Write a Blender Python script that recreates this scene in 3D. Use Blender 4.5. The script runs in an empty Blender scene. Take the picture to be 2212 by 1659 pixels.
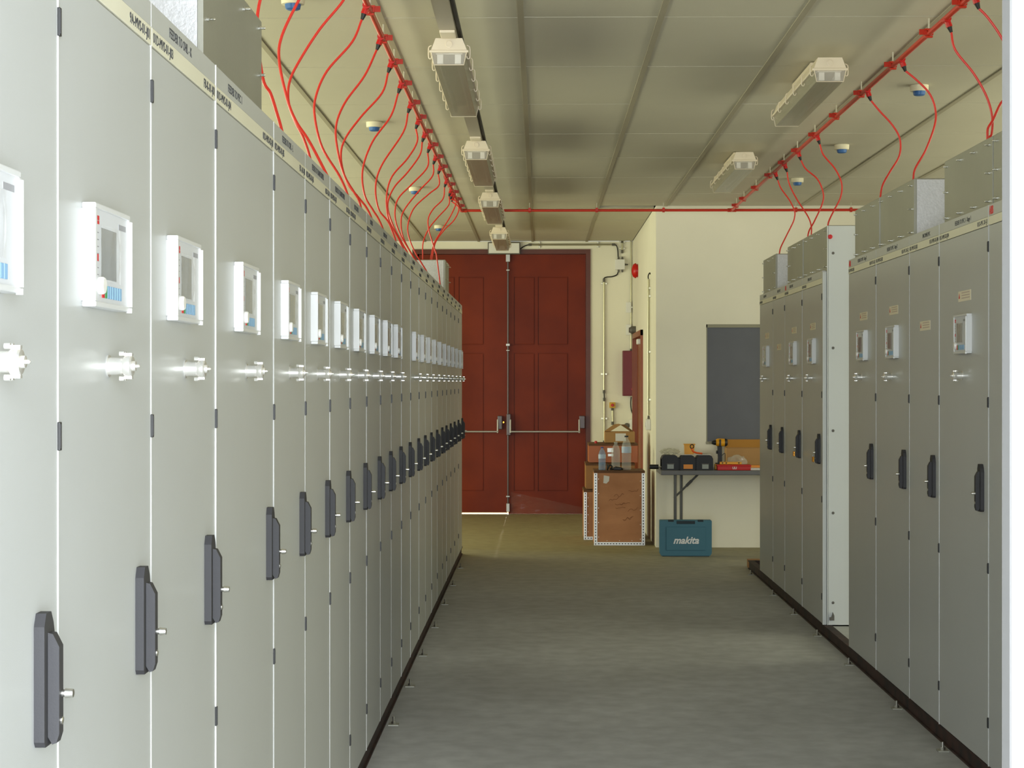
import bpy, bmesh, math, random
from mathutils import Vector, Matrix
random.seed(7)
C = bpy.context.scene.collection
sc = bpy.context.scene
R = math.radians

# ------------------------------------------------------------------ camera, world, lights, exposure
EYE = 1.58
F = 3900.0
cam = bpy.data.cameras.new('camera')
cam.sensor_width = 36.0
cam.lens = F / 2212 * 36.0
cam.clip_start = 0.05
cam.clip_end = 200
co = bpy.data.objects.new('camera', cam)
C.objects.link(co)
co.location = (0, 0, EYE)
co.rotation_euler = (R(90 - 0.066), 0, math.atan(61 / F))
sc.camera = co

w = bpy.data.worlds.new('world')
sc.world = w
w.use_nodes = True
bg = w.node_tree.nodes['Background']
bg.inputs[0].default_value = (0.86, 0.93, 1.0, 1)
bg.inputs[1].default_value = 1.0

sc.view_settings.view_transform = 'Standard'
sc.view_settings.look = 'None'
sc.view_settings.gamma = 1
sc.view_settings.use_curve_mapping = False
sc.view_settings.exposure = 0.0


def area(name, loc, rot, sx, sy, power, col, spread=180):
    l = bpy.data.lights.new(name, 'AREA')
    l.shape = 'RECTANGLE'
    l.size = sx
    l.size_y = sy
    l.energy = power
    l.color = col
    l.spread = R(spread)
    o = bpy.data.objects.new(name, l)
    C.objects.link(o)
    o.location = loc
    o.rotation_euler = rot
    return o


# daylight of the open entrance behind the photographer
area('entrance_daylight', (-0.1, -1.6, 1.75), (R(90), 0, 0), 3.0, 3.2, 760, (0.87, 0.94, 1.0))
# daylight of the window bands in both long walls (green ground light from outside)
area('left_window_daylight', (-4.63, 11.0, 1.75), (R(90), 0, R(-90)), 17.0, 1.7, 560, (0.99, 1.0, 0.66))
area('right_window_daylight', (6.03, 8.5, 1.75), (R(90), 0, R(90)), 11.5, 1.7, 270, (1.0, 0.98, 0.68))
# low morning sun on the far side of the building (seen only as the glow under the red door)
sn = bpy.data.lights.new('sun', 'SUN')
sn.energy = 9
sn.angle = R(0.6)
sn.color = (1.0, 0.86, 0.66)
so = bpy.data.objects.new('sun', sn)
C.objects.link(so)
so.rotation_euler = (R(-62), 0, 0)
# the camera's own flash
fl = bpy.data.lights.new('camera_flash', 'AREA')
fl.shape = 'DISK'
fl.size = 0.05
fl.energy = 18
fl.color = (1.0, 0.96, 0.9)
fo = bpy.data.objects.new('camera_flash', fl)
C.objects.link(fo)
fo.location = (0.03, -0.02, EYE + 0.06)
fo.rotation_euler = (R(90), 0, R(0.9))


# ------------------------------------------------------------------ materials
def lin(c):
    return tuple(((v / 255) / 12.92 if v / 255 <= 0.04045 else ((v / 255 + 0.055) / 1.055) ** 2.4) for v in c) + (1,)


def mat(name, rgb, rough=0.5, metal=0.0, noise=0.0, nscale=6.0, bump=0.0, bscale=60.0, rgb2=None, coat=0.0,
        spec=None, trans=0.0, alpha=1.0, ior=1.45, stretch=None, emit=None, estr=0.0):
    m = bpy.data.materials.new(name)
    m.use_nodes = True
    nt = m.node_tree
    b = nt.nodes['Principled BSDF']
    b.inputs['Base Color'].default_value = lin(rgb)
    b.inputs['Roughness'].default_value = rough
    b.inputs['Metallic'].default_value = metal
    b.inputs['IOR'].default_value = ior
    if coat:
        b.inputs['Coat Weight'].default_value = coat
        b.inputs['Coat Roughness'].default_value = 0.15
    if spec is not None:
        b.inputs['Specular IOR Level'].default_value = spec
    if trans:
        b.inputs['Transmission Weight'].default_value = trans
    if alpha < 1:
        b.inputs['Alpha'].default_value = alpha
    if emit:
        b.inputs['Emission Color'].default_value = lin(emit)
        b.inputs['Emission Strength'].default_value = estr
    tc = nt.nodes.new('ShaderNodeTexCoord')
    mp = nt.nodes.new('ShaderNodeMapping')
    nt.links.new(tc.outputs['Object'], mp.inputs[0])
    if stretch:
        mp.inputs['Scale'].default_value = stretch
    n = nt.nodes.new('ShaderNodeTexNoise')
    n.inputs['Scale'].default_value = nscale
    n.inputs['Detail'].default_value = 5
    nt.links.new(mp.outputs[0], n.inputs['Vector'])
    mx = nt.nodes.new('ShaderNodeMix')
    mx.data_type = 'RGBA'
    c1 = lin(rgb)
    k = noise if noise else 0.03
    c2 = lin(rgb2) if rgb2 else tuple(v * (1 - k) for v in c1[:3]) + (1,)
    mx.inputs[6].default_value = c1
    mx.inputs[7].default_value = c2
    ramp = nt.nodes.new('ShaderNodeMapRange')
    ramp.inputs[1].default_value = 0.35
    ramp.inputs[2].default_value = 0.65
    nt.links.new(n.outputs[0], ramp.inputs[0])
    nt.links.new(ramp.outputs[0], mx.inputs[0])
    nt.links.new(mx.outputs[2], b.inputs['Base Color'])
    if bump:
        n2 = nt.nodes.new('ShaderNodeTexNoise')
        n2.inputs['Scale'].default_value = bscale
        n2.inputs['Detail'].default_value = 3
        nt.links.new(mp.outputs[0], n2.inputs['Vector'])
        bp = nt.nodes.new('ShaderNodeBump')
        bp.inputs['Strength'].default_value = bump
        bp.inputs['Distance'].default_value = 0.004
        nt.links.new(n2.outputs[0], bp.inputs['Height'])
        nt.links.new(bp.outputs[0], b.inputs['Normal'])
    return m


M = {}
M['paint'] = mat('cabinet_paint', (186, 188, 186), 0.36, noise=0.03, nscale=2, bump=0.06, bscale=500, spec=0.5)
M['paint_side'] = mat('side_sheet_paint', (205, 208, 205), 0.4, noise=0.03, nscale=2)
M['trim'] = mat('door_edge_paint', (196, 196, 192), 0.45)
M['header'] = mat('header_grey', (186, 187, 183), 0.4)
M['cream'] = mat('name_strip_cream', (222, 218, 196), 0.45)
M['ink'] = mat('lettering_black', (66, 67, 70), 0.6)
M['red_ink'] = mat('logo_red', (205, 40, 45), 0.5)
M['white_ink'] = mat('lettering_white', (235, 235, 235), 0.5)
M['hinge'] = mat('hinge_black', (34, 33, 32), 0.4)
M['handle'] = mat('handle_dark_grey', (50, 49, 51), 0.6, bump=0.05, bscale=300)
M['chrome'] = mat('chrome', (235, 235, 232), 0.16, 1.0)
M['satin'] = mat('satin_chrome', (236, 234, 228), 0.27, 0.75)
M['steel'] = mat('galvanised_pin', (210, 208, 200), 0.3, 1.0)
M['relay_frame'] = mat('relay_frame_white', (212, 213, 212), 0.3)
M['relay_face'] = mat('relay_face_grey', (205, 207, 210), 0.45)
M['screen'] = mat('relay_screen', (118, 120, 118), 0.12)
M['key_blue'] = mat('relay_keys_blue', (130, 172, 208), 0.4)
M['key_green'] = mat('relay_key_green', (70, 150, 95), 0.4)
M['film'] = mat('clear_film', (235, 238, 240), 0.08, alpha=0.22)
M['white_plastic'] = mat('white_plastic', (228, 226, 220), 0.4)
M['sticker'] = mat('sticker_paper', (236, 226, 202), 0.6)
M['galv'] = mat('galvanised_sheet', (158, 157, 145), 0.5, 0.35, noise=0.08, nscale=3, bump=0.1, bscale=120)
M['galv_end_lit'] = mat('zinc_end_plate_lit', (205, 205, 207), 0.5, 0.25, noise=0.12, nscale=90, bump=0.35, bscale=160)  # paler than the box sheet: doorway light put into the colour
M['channel'] = mat('red_oxide_channel', (66, 42, 36), 0.7, noise=0.35, nscale=9, rgb2=(34, 27, 26))
M['floor'] = None
M['wall'] = mat('wall_emulsion', (238, 233, 214), 0.75, noise=0.05, nscale=1.5, bump=0.08, bscale=25)
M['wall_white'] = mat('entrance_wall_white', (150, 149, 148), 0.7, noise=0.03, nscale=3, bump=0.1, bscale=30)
M['tile'] = mat('ceiling_board', (192, 186, 166), 0.7, noise=0.04, nscale=1.6, bump=0.12, bscale=120)
M['tee'] = mat('ceiling_tee_bar', (160, 152, 130), 0.55)
M['door'] = mat('door_red_brown', (120, 42, 12), 0.42, noise=0.16, nscale=2, rgb2=(104, 34, 10), spec=0.2)
M['door_groove'] = mat('door_groove', (84, 26, 15), 0.5)
M['frame_wood'] = mat('door_frame_brown', (146, 74, 34), 0.4, noise=0.2, nscale=6, stretch=(8, 8, 1))
M['dark_wood'] = mat('dark_wood', (96, 44, 22), 0.4, noise=0.2, nscale=5)
M['rod'] = mat('panic_rod_grey', (100, 92, 95), 0.4, 0.5)
M['silver'] = mat('silver_paint', (178, 176, 172), 0.35, 0.6)
M['red_pipe'] = mat('red_pipe_plastic', (192, 44, 20), 0.35)
M['red_tube'] = mat('red_tube_plastic', (212, 46, 32), 0.35)
M['black'] = mat('black_plastic', (26, 25, 26), 0.45)
M['black_rough'] = mat('black_case_plastic', (30, 32, 37), 0.55, bump=0.1, bscale=200)
M['conduit'] = mat('zinc_conduit', (190, 186, 160), 0.28, 0.8)
M['cable'] = mat('black_cable', (40, 36, 30), 0.6)
M['housing'] = mat('lamp_housing', (222, 208, 184), 0.45)
M['diffuser'] = mat('lamp_diffuser', (178, 172, 150), 0.2, alpha=0.62)
M['diffuser_end'] = mat('lamp_diffuser_end', (240, 232, 220), 0.12, alpha=0.22)
M['tube'] = mat('fluorescent_tube', (245, 243, 238), 0.3)
M['reflector'] = mat('lamp_reflector', (225, 218, 200), 0.35)
M['rail'] = mat('rail_zinc', (176, 168, 150), 0.4, 0.6)
M['detector'] = mat('detector_cream', (228, 220, 190), 0.5)
M['blue'] = mat('detector_cover_blue', (44, 96, 158), 0.4)
M['ply'] = mat('crate_plywood', (190, 132, 88), 0.6, noise=0.2, nscale=3, rgb2=(172, 116, 74), stretch=(1, 1, 2))
M['case_wood'] = mat('stained_case_wood', (176, 96, 44), 0.45, noise=0.1, nscale=5)
M['box_wood'] = mat('brown_box_wood', (160, 112, 58), 0.55, noise=0.1, nscale=5)
M['ply_top'] = mat('crate_top_plywood', (104, 68, 36), 0.65, noise=0.2, nscale=5)
M['alu'] = mat('perforated_aluminium', (232, 232, 230), 0.35, 0.3)
M['slot'] = mat('slot_shadow', (50, 48, 46), 0.8)
M['carton'] = mat('cardboard', (176, 134, 82), 0.75, noise=0.08, nscale=8)
M['carton_dark'] = mat('cardboard_inside', (120, 88, 48), 0.8)
M['paper'] = mat('paper', (225, 222, 215), 0.7)
M['pet'] = mat('clear_bottle', (212, 218, 214), 0.06, alpha=0.24)
M['pet_blue'] = mat('blue_bottle', (146, 176, 206), 0.08, alpha=0.4)
M['bottle_label'] = mat('bottle_label', (176, 192, 214), 0.4)
M['cap_blue'] = mat('cap_blue', (38, 40, 120), 0.4)
M['table'] = mat('table_grey', (104, 104, 106), 0.5)
M['table_leg'] = mat('table_leg_grey', (86, 86, 86), 0.4, 0.2)
M['teal'] = mat('teal_case_plastic', (58, 112, 132), 0.5, noise=0.04, bump=0.05, bscale=200)
M['teal_dark'] = mat('teal_case_dark_parts', (20, 40, 48), 0.55)  # darker teal of the carry handle, latches and hinge strip
M['yellow'] = mat('yellow_plastic', (226, 160, 28), 0.4)
M['orange'] = mat('orange_plastic', (230, 92, 34), 0.45)
M['orange_label'] = mat('orange_label', (222, 140, 50), 0.5)
M['grey_label'] = mat('grey_label', (150, 156, 150), 0.5)
M['red_plastic'] = mat('red_toolbox', (190, 22, 18), 0.4)
M['bell'] = mat('alarm_red', (196, 26, 18), 0.35)
M['red_dark'] = mat('dark_red_panel', (112, 22, 20), 0.4)
M['shutter'] = mat('grey_shutter_board', (102, 104, 112), 0.6, noise=0.05)
M['frame_grey'] = mat('window_frame_grey', (150, 146, 124), 0.5)
M['brass'] = mat('brass', (214, 150, 60), 0.25, 0.9)
M['yellow_point'] = mat('call_point_yellow', (214, 168, 36), 0.4)
M['earth'] = mat('outside_ground', (190, 170, 120), 0.9, noise=0.2)
M['grey_mid'] = mat('grey_gland', (96, 92, 84), 0.5)


def floor_mat():
    m = bpy.data.materials.new('concrete_floor')
    m.use_nodes = True
    nt = m.node_tree
    b = nt.nodes['Principled BSDF']
    tc = nt.nodes.new('ShaderNodeTexCoord')
    n1 = nt.nodes.new('ShaderNodeTexNoise')
    n1.inputs['Scale'].default_value = 0.9
    n1.inputs['Detail'].default_value = 6
    n2 = nt.nodes.new('ShaderNodeTexNoise')
    n2.inputs['Scale'].default_value = 9
    n2.inputs['Detail'].default_value = 8
    mp = nt.nodes.new('ShaderNodeMapping')
    mp.inputs['Scale'].default_value = (1.0, 1.0, 1)
    nt.links.new(tc.outputs['Object'], mp.inputs[0])
    nt.links.new(mp.outputs[0], n1.inputs['Vector'])
    nt.links.new(mp.outputs[0], n2.inputs['Vector'])
    cr = nt.nodes.new('ShaderNodeValToRGB')
    cr.color_ramp.elements[0].position = 0.3
    cr.color_ramp.elements[0].color = lin((174, 176, 177))
    cr.color_ramp.elements[1].position = 0.72
    cr.color_ramp.elements[1].color = lin((202, 204, 205))
    nt.links.new(n1.outputs[0], cr.inputs[0])
    cr2 = nt.nodes.new('ShaderNodeValToRGB')
    cr2.color_ramp.elements[0].position = 0.35
    cr2.color_ramp.elements[0].color = (0.82, 0.82, 0.82, 1)
    cr2.color_ramp.elements[1].position = 0.65
    cr2.color_ramp.elements[1].color = (1, 1, 1, 1)
    nt.links.new(n2.outputs[0], cr2.inputs[0])
    mx = nt.nodes.new('ShaderNodeMix')
    mx.data_type = 'RGBA'
    mx.blend_type = 'MULTIPLY'
    mx.inputs[0].default_value = 1
    # floor colour turns browner and yellowish towards the far bay
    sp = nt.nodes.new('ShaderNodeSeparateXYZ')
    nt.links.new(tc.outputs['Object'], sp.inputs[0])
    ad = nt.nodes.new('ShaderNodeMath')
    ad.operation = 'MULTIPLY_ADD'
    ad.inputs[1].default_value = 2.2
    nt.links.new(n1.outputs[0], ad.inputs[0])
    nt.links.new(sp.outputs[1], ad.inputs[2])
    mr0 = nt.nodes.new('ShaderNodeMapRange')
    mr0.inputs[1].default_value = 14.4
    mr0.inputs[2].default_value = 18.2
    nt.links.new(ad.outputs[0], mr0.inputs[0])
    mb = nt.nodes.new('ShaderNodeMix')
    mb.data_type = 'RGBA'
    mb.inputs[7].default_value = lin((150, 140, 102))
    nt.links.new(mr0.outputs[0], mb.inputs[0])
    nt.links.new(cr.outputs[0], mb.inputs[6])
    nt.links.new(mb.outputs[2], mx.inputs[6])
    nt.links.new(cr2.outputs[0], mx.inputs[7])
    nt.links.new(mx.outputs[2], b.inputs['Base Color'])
    mr = nt.nodes.new('ShaderNodeMapRange')
    mr.inputs[3].default_value = 0.5
    mr.inputs[4].default_value = 0.75
    nt.links.new(n1.outputs[0], mr.inputs[0])
    nt.links.new(mr.outputs[0], b.inputs['Roughness'])
    bp = nt.nodes.new('ShaderNodeBump')
    bp.inputs['Strength'].default_value = 0.15
    bp.inputs['Distance'].default_value = 0.01
    nt.links.new(n2.outputs[0], bp.inputs['Height'])
    nt.links.new(bp.outputs[0], b.inputs['Normal'])
    return m


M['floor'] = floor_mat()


# ------------------------------------------------------------------ mesh helpers
class MB:
    def __init__(s):
        s.bm = bmesh.new()

    def box(s, x0, x1, y0, y1, z0, z1, bev=0.0, mtx=None):
        r = bmesh.ops.create_cube(s.bm, size=1)
        vs = r['verts']
        for v in vs:
            v.co = Vector(((x0 + x1) / 2 + v.co.x * (x1 - x0), (y0 + y1) / 2 + v.co.y * (y1 - y0), (z0 + z1) / 2 + v.co.z * (z1 - z0)))
        if bev:
            es = list({e for v in vs for e in v.link_edges})
            rr = bmesh.ops.bevel(s.bm, geom=es, offset=bev, segments=2, affect='EDGES', profile=0.5)
            vs = list({v for f in rr['faces'] for v in f.verts} | {v for v in vs if v.is_valid})
        if mtx is not None:
            for v in vs:
                v.co = mtx @ v.co
        return s

    def cyl(s, p0, p1, r0, r1=None, n=14, caps=True):
        p0 = Vector(p0)
        p1 = Vector(p1)
        r1 = r0 if r1 is None else r1
        d = (p1 - p0).normalized()
        up = Vector((0, 0, 1)) if abs(d.z) < 0.9 else Vector((1, 0, 0))
        a = d.cross(up).normalized()
        b = d.cross(a)
        A = [s.bm.verts.new(p0 + (a * math.cos(t) + b * math.sin(t)) * r0) for t in [2 * math.pi * i / n for i in range(n)]]
        B = [s.bm.verts.new(p1 + (a * math.cos(t) + b * math.sin(t)) * r1) for t in [2 * math.pi * i / n for i in range(n)]]
        for i in range(n):
            s.bm.faces.new((A[i], B[i], B[(i + 1) % n], A[(i + 1) % n]))
        if caps:
            s.bm.faces.new(A)
            s.bm.faces.new(B[::-1])
        return s

    def lathe(s, prof, origin, axis='z', n=18):
        """prof: list of (r, h) along the axis"""
        o = Vector(origin)
        ax = {'x': (Vector((0, 1, 0)), Vector((0, 0, 1)), Vector((1, 0, 0))), '-x': (Vector((0, 0, 1)), Vector((0, 1, 0)), Vector((-1, 0, 0))),
              'y': (Vector((0, 0, 1)), Vector((1, 0, 0)), Vector((0, 1, 0))), '-y': (Vector((1, 0, 0)), Vector((0, 0, 1)), Vector((0, -1, 0))),
              'z': (Vector((1, 0, 0)), Vector((0, 1, 0)), Vector((0, 0, 1)))}[axis]
        rings = []
        for r, h in prof:
            r = max(r, 1e-4)
            rings.append([s.bm.verts.new(o + ax[2] * h + (ax[0] * math.cos(t) + ax[1] * math.sin(t)) * r) for t in [2 * math.pi * i / n for i in range(n)]])
        for a, b in zip(rings, rings[1:]):
            for i in range(n):
                s.bm.faces.new((a[i], a[(i + 1) % n], b[(i + 1) % n], b[i]))
        s.bm.faces.new(rings[0][::-1])
        s.bm.faces.new(rings[-1])
        return s

    def sweep(s, pts, r, n=8):
        pts = [Vector(p) for p in pts]
        rings = []
        prev = None
        for i, p in enumerate(pts):
            t = (pts[min(i + 1, len(pts) - 1)] - pts[max(i - 1, 0)]).normalized()
            if prev is None:
                u = Vector((0, 1, 0)) if abs(t.y) < 0.9 else Vector((1, 0, 0))
                a = t.cross(u).normalized()
            else:
                a = (prev - t * prev.dot(t)).normalized()
            prev = a
            b = t.cross(a)
            rings.append([s.bm.verts.new(p + (a * math.cos(q) + b * math.sin(q)) * r) for q in [2 * math.pi * k / n for k in range(n)]])
        for A, B in zip(rings, rings[1:]):
            for i in range(n):
                s.bm.faces.new((A[i], A[(i + 1) % n], B[(i + 1) % n], B[i]))
        s.bm.faces.new(rings[0][::-1])
        s.bm.faces.new(rings[-1])
        return s

    def prism(s, poly, a, b, axis='y', mtx=None):
        """poly: 2D points; extruded along axis from a to b. axis y -> (x,z); axis x -> (y,z); axis z -> (x,y)"""
        def P(p, t):
            q = {'y': (p[0], t, p[1]), 'x': (t, p[0], p[1]), 'z': (p[0], p[1], t)}[axis]
            q = Vector(q)
            return mtx @ q if mtx is not None else q
        A = [s.bm.verts.new(P(p, a)) for p in poly]
        B = [s.bm.verts.new(P(p, b)) for p in poly]
        n = len(poly)
        for i in range(n):
            s.bm.faces.new((A[i], A[(i + 1) % n], B[(i + 1) % n], B[i]))
        s.bm.faces.new(A[::-1])
        s.bm.faces.new(B)
        return s

    def mesh(s, name, m, smooth=False):
        bmesh.ops.recalc_face_normals(s.bm, faces=s.bm.faces)
        me = bpy.data.meshes.new(name)
        s.bm.to_mesh(me)
        s.bm.free()
        me.materials.append(M[m] if isinstance(m, str) else m)
        if smooth:
            me.polygons.foreach_set('use_smooth', [True] * len(me.polygons))
            try:
                me.set_sharp_from_angle(angle=R(35))
            except Exception:
                pass
        return me


def put(name, me, parent=None, loc=(0, 0, 0), rz=0.0):
    o = bpy.data.objects.new(name, me)
    C.objects.link(o)
    o.location = loc
    o.rotation_euler = (0, 0, rz)
    if parent is not None:
        o.parent = parent
    return o


def build(name, mb, m, parent=None, loc=(0, 0, 0), smooth=False):
    return put(name, mb.mesh(name, m, smooth), parent, loc)


def tag(o, label, cat, group=None):
    o['label'] = label
    o['category'] = cat
    if group:
        o['group'] = group
    return o


def thing(name, label, cat, loc=(0, 0, 0), group=None, rz=0.0):
    o = bpy.data.objects.new(name, None)
    o.empty_display_size = 0.1
    C.objects.link(o)
    o.location = loc
    o.rotation_euler = (0, 0, rz)
    return tag(o, label, cat, group)


def struct(name, mb, m, parent=None, loc=(0, 0, 0)):
    o = build(name, mb, m, parent, loc)
    if parent is None:
        o['kind'] = 'structure'
    return o


def pt(px, py, Y):
    """the point at depth Y that a sighting (px, py) of the 2212x1659 survey picture gives"""
    return Vector(((px - 1167) / F * Y, Y, EYE - (py - 825) / F * Y))


def smooth_path(pts, n=6):
    pts = [Vector(p) for p in pts]
    out = []
    P = [pts[0] * 2 - pts[1]] + pts + [pts[-1] * 2 - pts[-2]]
    for i in range(1, len(P) - 2):
        for k in range(n):
            t = k / n
            a, b, c, d = P[i - 1], P[i], P[i + 1], P[i + 2]
            out.append(0.5 * ((2 * b) + (-a + c) * t + (2 * a - 5 * b + 4 * c - d) * t * t + (-a + 3 * b - 3 * c + d) * t ** 3))
    out.append(pts[-1])
    return out


_txt = {}


def text_mesh(body, size, m, align='LEFT', face='x', sx=1.0, shear=0.0, depth=0.0006, bold=0.0):
    key = (body, size, m, align, face, sx, shear)
    if key in _txt:
        return _txt[key]
    cu = bpy.data.curves.new('lettering', 'FONT')
    cu.body = body
    cu.size = size
    cu.align_x = align
    cu.extrude = depth
    cu.shear = shear
    cu.resolution_u = 2
    cu.offset = bold
    o = bpy.data.objects.new('lettering_tmp', cu)
    C.objects.link(o)
    dg = bpy.context.evaluated_depsgraph_get()
    me = bpy.data.meshes.new_from_object(o.evaluated_get(dg))
    bpy.data.objects.remove(o)
    bpy.data.curves.remove(cu)
    if face == 'x':
        X = Matrix(((0, 0, 1, 0), (sx, 0, 0, 0), (0, 1, 0, 0), (0, 0, 0, 1)))
    else:  # faces -y, reads along +x
        X = Matrix(((sx, 0, 0, 0), (0, 0, -1, 0), (0, 1, 0, 0), (0, 0, 0, 1)))
    me.transform(X)
    me.materials.clear()
    me.materials.append(M[m])
    me.name = 'lettering'
    _txt[key] = me
    return me


CEIL = 3.262
XL, XR = -4.6, 6.0
YF, YN = 21.6, 2.30
YW = 17.26          # wall with the grey window
XS = 1.105          # side wall of the alcove

# ------------------------------------------------------------------ room shell
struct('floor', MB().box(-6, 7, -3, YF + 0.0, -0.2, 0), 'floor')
struct('ground_outside', MB().box(-6, 7, YF + 0.12, YF + 14, -0.3, -0.02), 'earth')
f = MB()
f.box(-1.55, 0.62, YF, YF + 0.12, -0.2, -0.001)
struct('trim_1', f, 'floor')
# far wall, with the opening of the double door
f = MB()
f.box(0.6, XS + 0.1, YF, YF + 0.12, 0, CEIL)
f.box(XL, -1.53, YF, YF + 0.12, 0, CEIL)
f.box(-1.53, 0.6, YF, YF + 0.12, 3.165, CEIL)
struct('wall_far', f, 'wall')
# wall with the grey window
WX0, WX1, WZ0, WZ1 = 1.584, 2.75, 0.985, 2.13
f = MB()
f.box(XS, WX0, YW, YW + 0.15, 0, CEIL)
f.box(WX1, XR, YW, YW + 0.15, 0, CEIL)
f.box(WX0, WX1, YW, YW + 0.15, 0, WZ0)
f.box(WX0, WX1, YW, YW + 0.15, WZ1, CEIL)
struct('wall_right_far', f, 'wall')
# side wall of the alcove with the doorway
DY0, DY1 = 19.35, 21.15
f = MB()
f.box(XS, XS + 0.15, YW + 0.15, DY0, 0, CEIL)
f.box(XS, XS + 0.15, DY1, YF, 0, CEIL)
f.box(XS, XS + 0.15, DY0, DY1, 2.14, CEIL)
struct('wall_alcove', f, 'wall')
# long walls with window bands
for nm, x0, x1, y1 in (('wall_left', XL - 0.15, XL, YF), ('wall_right', XR, XR + 0.15, YW)):
    f = MB()
    f.box(x0, x1, YN, y1, 0, 0.9)
    f.box(x0, x1, YN, y1, 2.6, CEIL)
    f.box(x0, x1, YN, YN + 0.2, 0.9, 2.6)
    f.box(x0, x1, y1 - 0.4, y1, 0.9, 2.6)
    struct(nm, f, 'wall')
f = MB()
for k in range(13):
    y = 2.6 + k * 1.45
    f.box(XL - 0.1, XL - 0.05, y, y + 0.04, 0.9, 2.6)
struct('window_1', f, 'frame_grey')
f = MB()
for k in range(10):
    y = 2.6 + k * 1.45
    f.box(XR + 0.05, XR + 0.1, y, y + 0.04, 0.9, 2.6)
struct('window_2', f, 'frame_grey')
# entrance wall: photographer stands in the entrance
f = MB()
f.box(0.597, XR + 0.15, YN, YN + 0.05, 0, CEIL, bev=0.006)
struct('wall_entrance_right', f, 'wall_white')
f = MB()
f.box(XL - 0.15, -0.75, 1.85, 1.95, 0, CEIL)
struct('wall_entrance_left', f, 'wall_white')
f = MB()
f.box(-0.75, 0.597, YN, YN + 0.05, 3.0, CEIL)
f.box(XL - 0.15, XL, 1.95, YN, 0, CEIL)
struct('wall_entrance_head', f, 'wall_white')

# ceiling of boards in a grid
slab = MB()
slab.box(XL - 0.15, XR + 0.15, 1.85, YF + 0.12, CEIL + 0.03, CEIL + 0.15)
ceiling = struct('ceiling', slab, 'slot')
TW, TL = 0.645, 1.3065
SX0, SY0 = -0.09, 8.336
tile_cache = {}
for i in range(-7, 10):
    for j in range(-5, 11):
        x0, x1 = SX0 + i * TW, SX0 + (i + 1) * TW
        y0, y1 = SY0 + j * TL, SY0 + (j + 1) * TL
        x0, x1 = max(x0, XL), min(x1, XR)
        y0, y1 = max(y0, YN), min(y1, YF)
        if y0 < YW + 0.1 and x1 > XS and y1 > YW:
            y1 = YW
        if x1 - x0 < 0.05 or y1 - y0 < 0.1:
            continue
        if y0 > YW - 0.01 and x0 > XS - 0.05:
            continue
        if y0 > YW - 0.01:
            x1 = min(x1, XS)
        key = (round(x1 - x0, 3), round(y1 - y0, 3))
        if key not in tile_cache:
            tile_cache[key] = MB().box(0.006, key[0] - 0.006, 0.006, key[1] - 0.006, 0, 0.022).mesh('ceiling_tile', 'tile')
        put('ceiling_tile', tile_cache[key], ceiling, (x0, y0, CEIL + random.uniform(0, 0.002)))
for i in range(-6, 10):
    x = SX0 + i * TW
    y1 = YF if x < XS - 0.05 else YW
    # a flat cover strip under each long joint
    build('tee_bar', MB().box(-0.015, 0.015, 0, y1 - YN, -0.006, 0.0, bev=0.0015), 'tee', ceiling, (x, YN, CEIL))

# ------------------------------------------------------------------ double door in the far wall
m = 21.6 / F
d1 = MB()
d1.box(-1.53, -1.47, YF - 0.02, YF + 0.05, 0, 3.165)
d1.box(0.545, 0.60, YF - 0.02, YF + 0.05, 0, 3.165)
d1.box(-1.47, 0.545, YF - 0.02, YF + 0.05, 3.11, 3.165)
d1.box(-1.47, 0.545, YF + 0.046, YF + 0.07, 3.06, 3.165)
d1.box(0.50, 0.60, YF + 0.046, YF + 0.07, 0, 3.165)
d1.box(-1.53, -1.40, YF + 0.046, YF + 0.07, 0, 3.165)
door1 = struct('door_1', d1, 'dark_wood')


def leaf(x0, x1, cols, z0):
    f = MB()
    yb, yf_ = YF + 0.045, YF + 0.0
    f.box(x0, x1, yf_ + 0.012, yb, z0, 3.105)
    zr = [(z0, 0.27), (1.93, 2.02), (2.84, 3.105)]
    for a, b in zr:
        f.box(x0, x1, yf_, yf_ + 0.012, a, b)
    xs = [x0] + [v for c in cols for v in c] + [x1]
    for k in range(0, len(xs), 2):
        f.box(xs[k], xs[k + 1], yf_, yf_ + 0.012, 0.27, 1.93)
        f.box(xs[k], xs[k + 1], yf_, yf_ + 0.012, 2.02, 2.84)
    o = build('door_leaf', f, 'door', door1)
    for (a, b) in cols:
        for (z_0, z_1) in ((0.27, 1.93), (2.02, 2.84)):
            build('panel', MB().box(a + 0.012, b - 0.012, yf_ + 0.004, yf_ + 0.0125, z_0 + 0.012, z_1 - 0.012, bev=0.003), 'door', o)
    return o


px = lambda p: (p - 1167) * m
lf = leaf(px(905), px(1095.5), [(px(925), px(983)), (px(991), px(1046))], 0.017)
rf = leaf(px(1098.5), px(1265), [(px(1110), px(1156)), (px(1162), px(1228))], 0.002)
# panic hardware
hw = MB()
hw.cyl((px(1097.5), YF - 0.035, 0.12), (px(1097.5), YF - 0.035, 3.05), 0.011)
rod = build('panic_rod', hw, 'rod', door1, smooth=True)
rod['label'] = 'vertical grey steel bolt rod between the leaves'
for yy, h, wd in ((558, 0.09, 0.05), (584, 0.018, 0.04), (745, 0.03, 0.045), (757, 0.014, 0.04), (1072, 0.018, 0.045), (1096, 0.10, 0.04)):
    z = EYE - (yy - 825) * m
    build('rod_bracket', MB().box(px(1097.5) - wd / 2, px(1097.5) + wd / 2, YF - 0.05, YF, z - h / 2, z + h / 2, bev=0.004), 'silver', rod)


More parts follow.
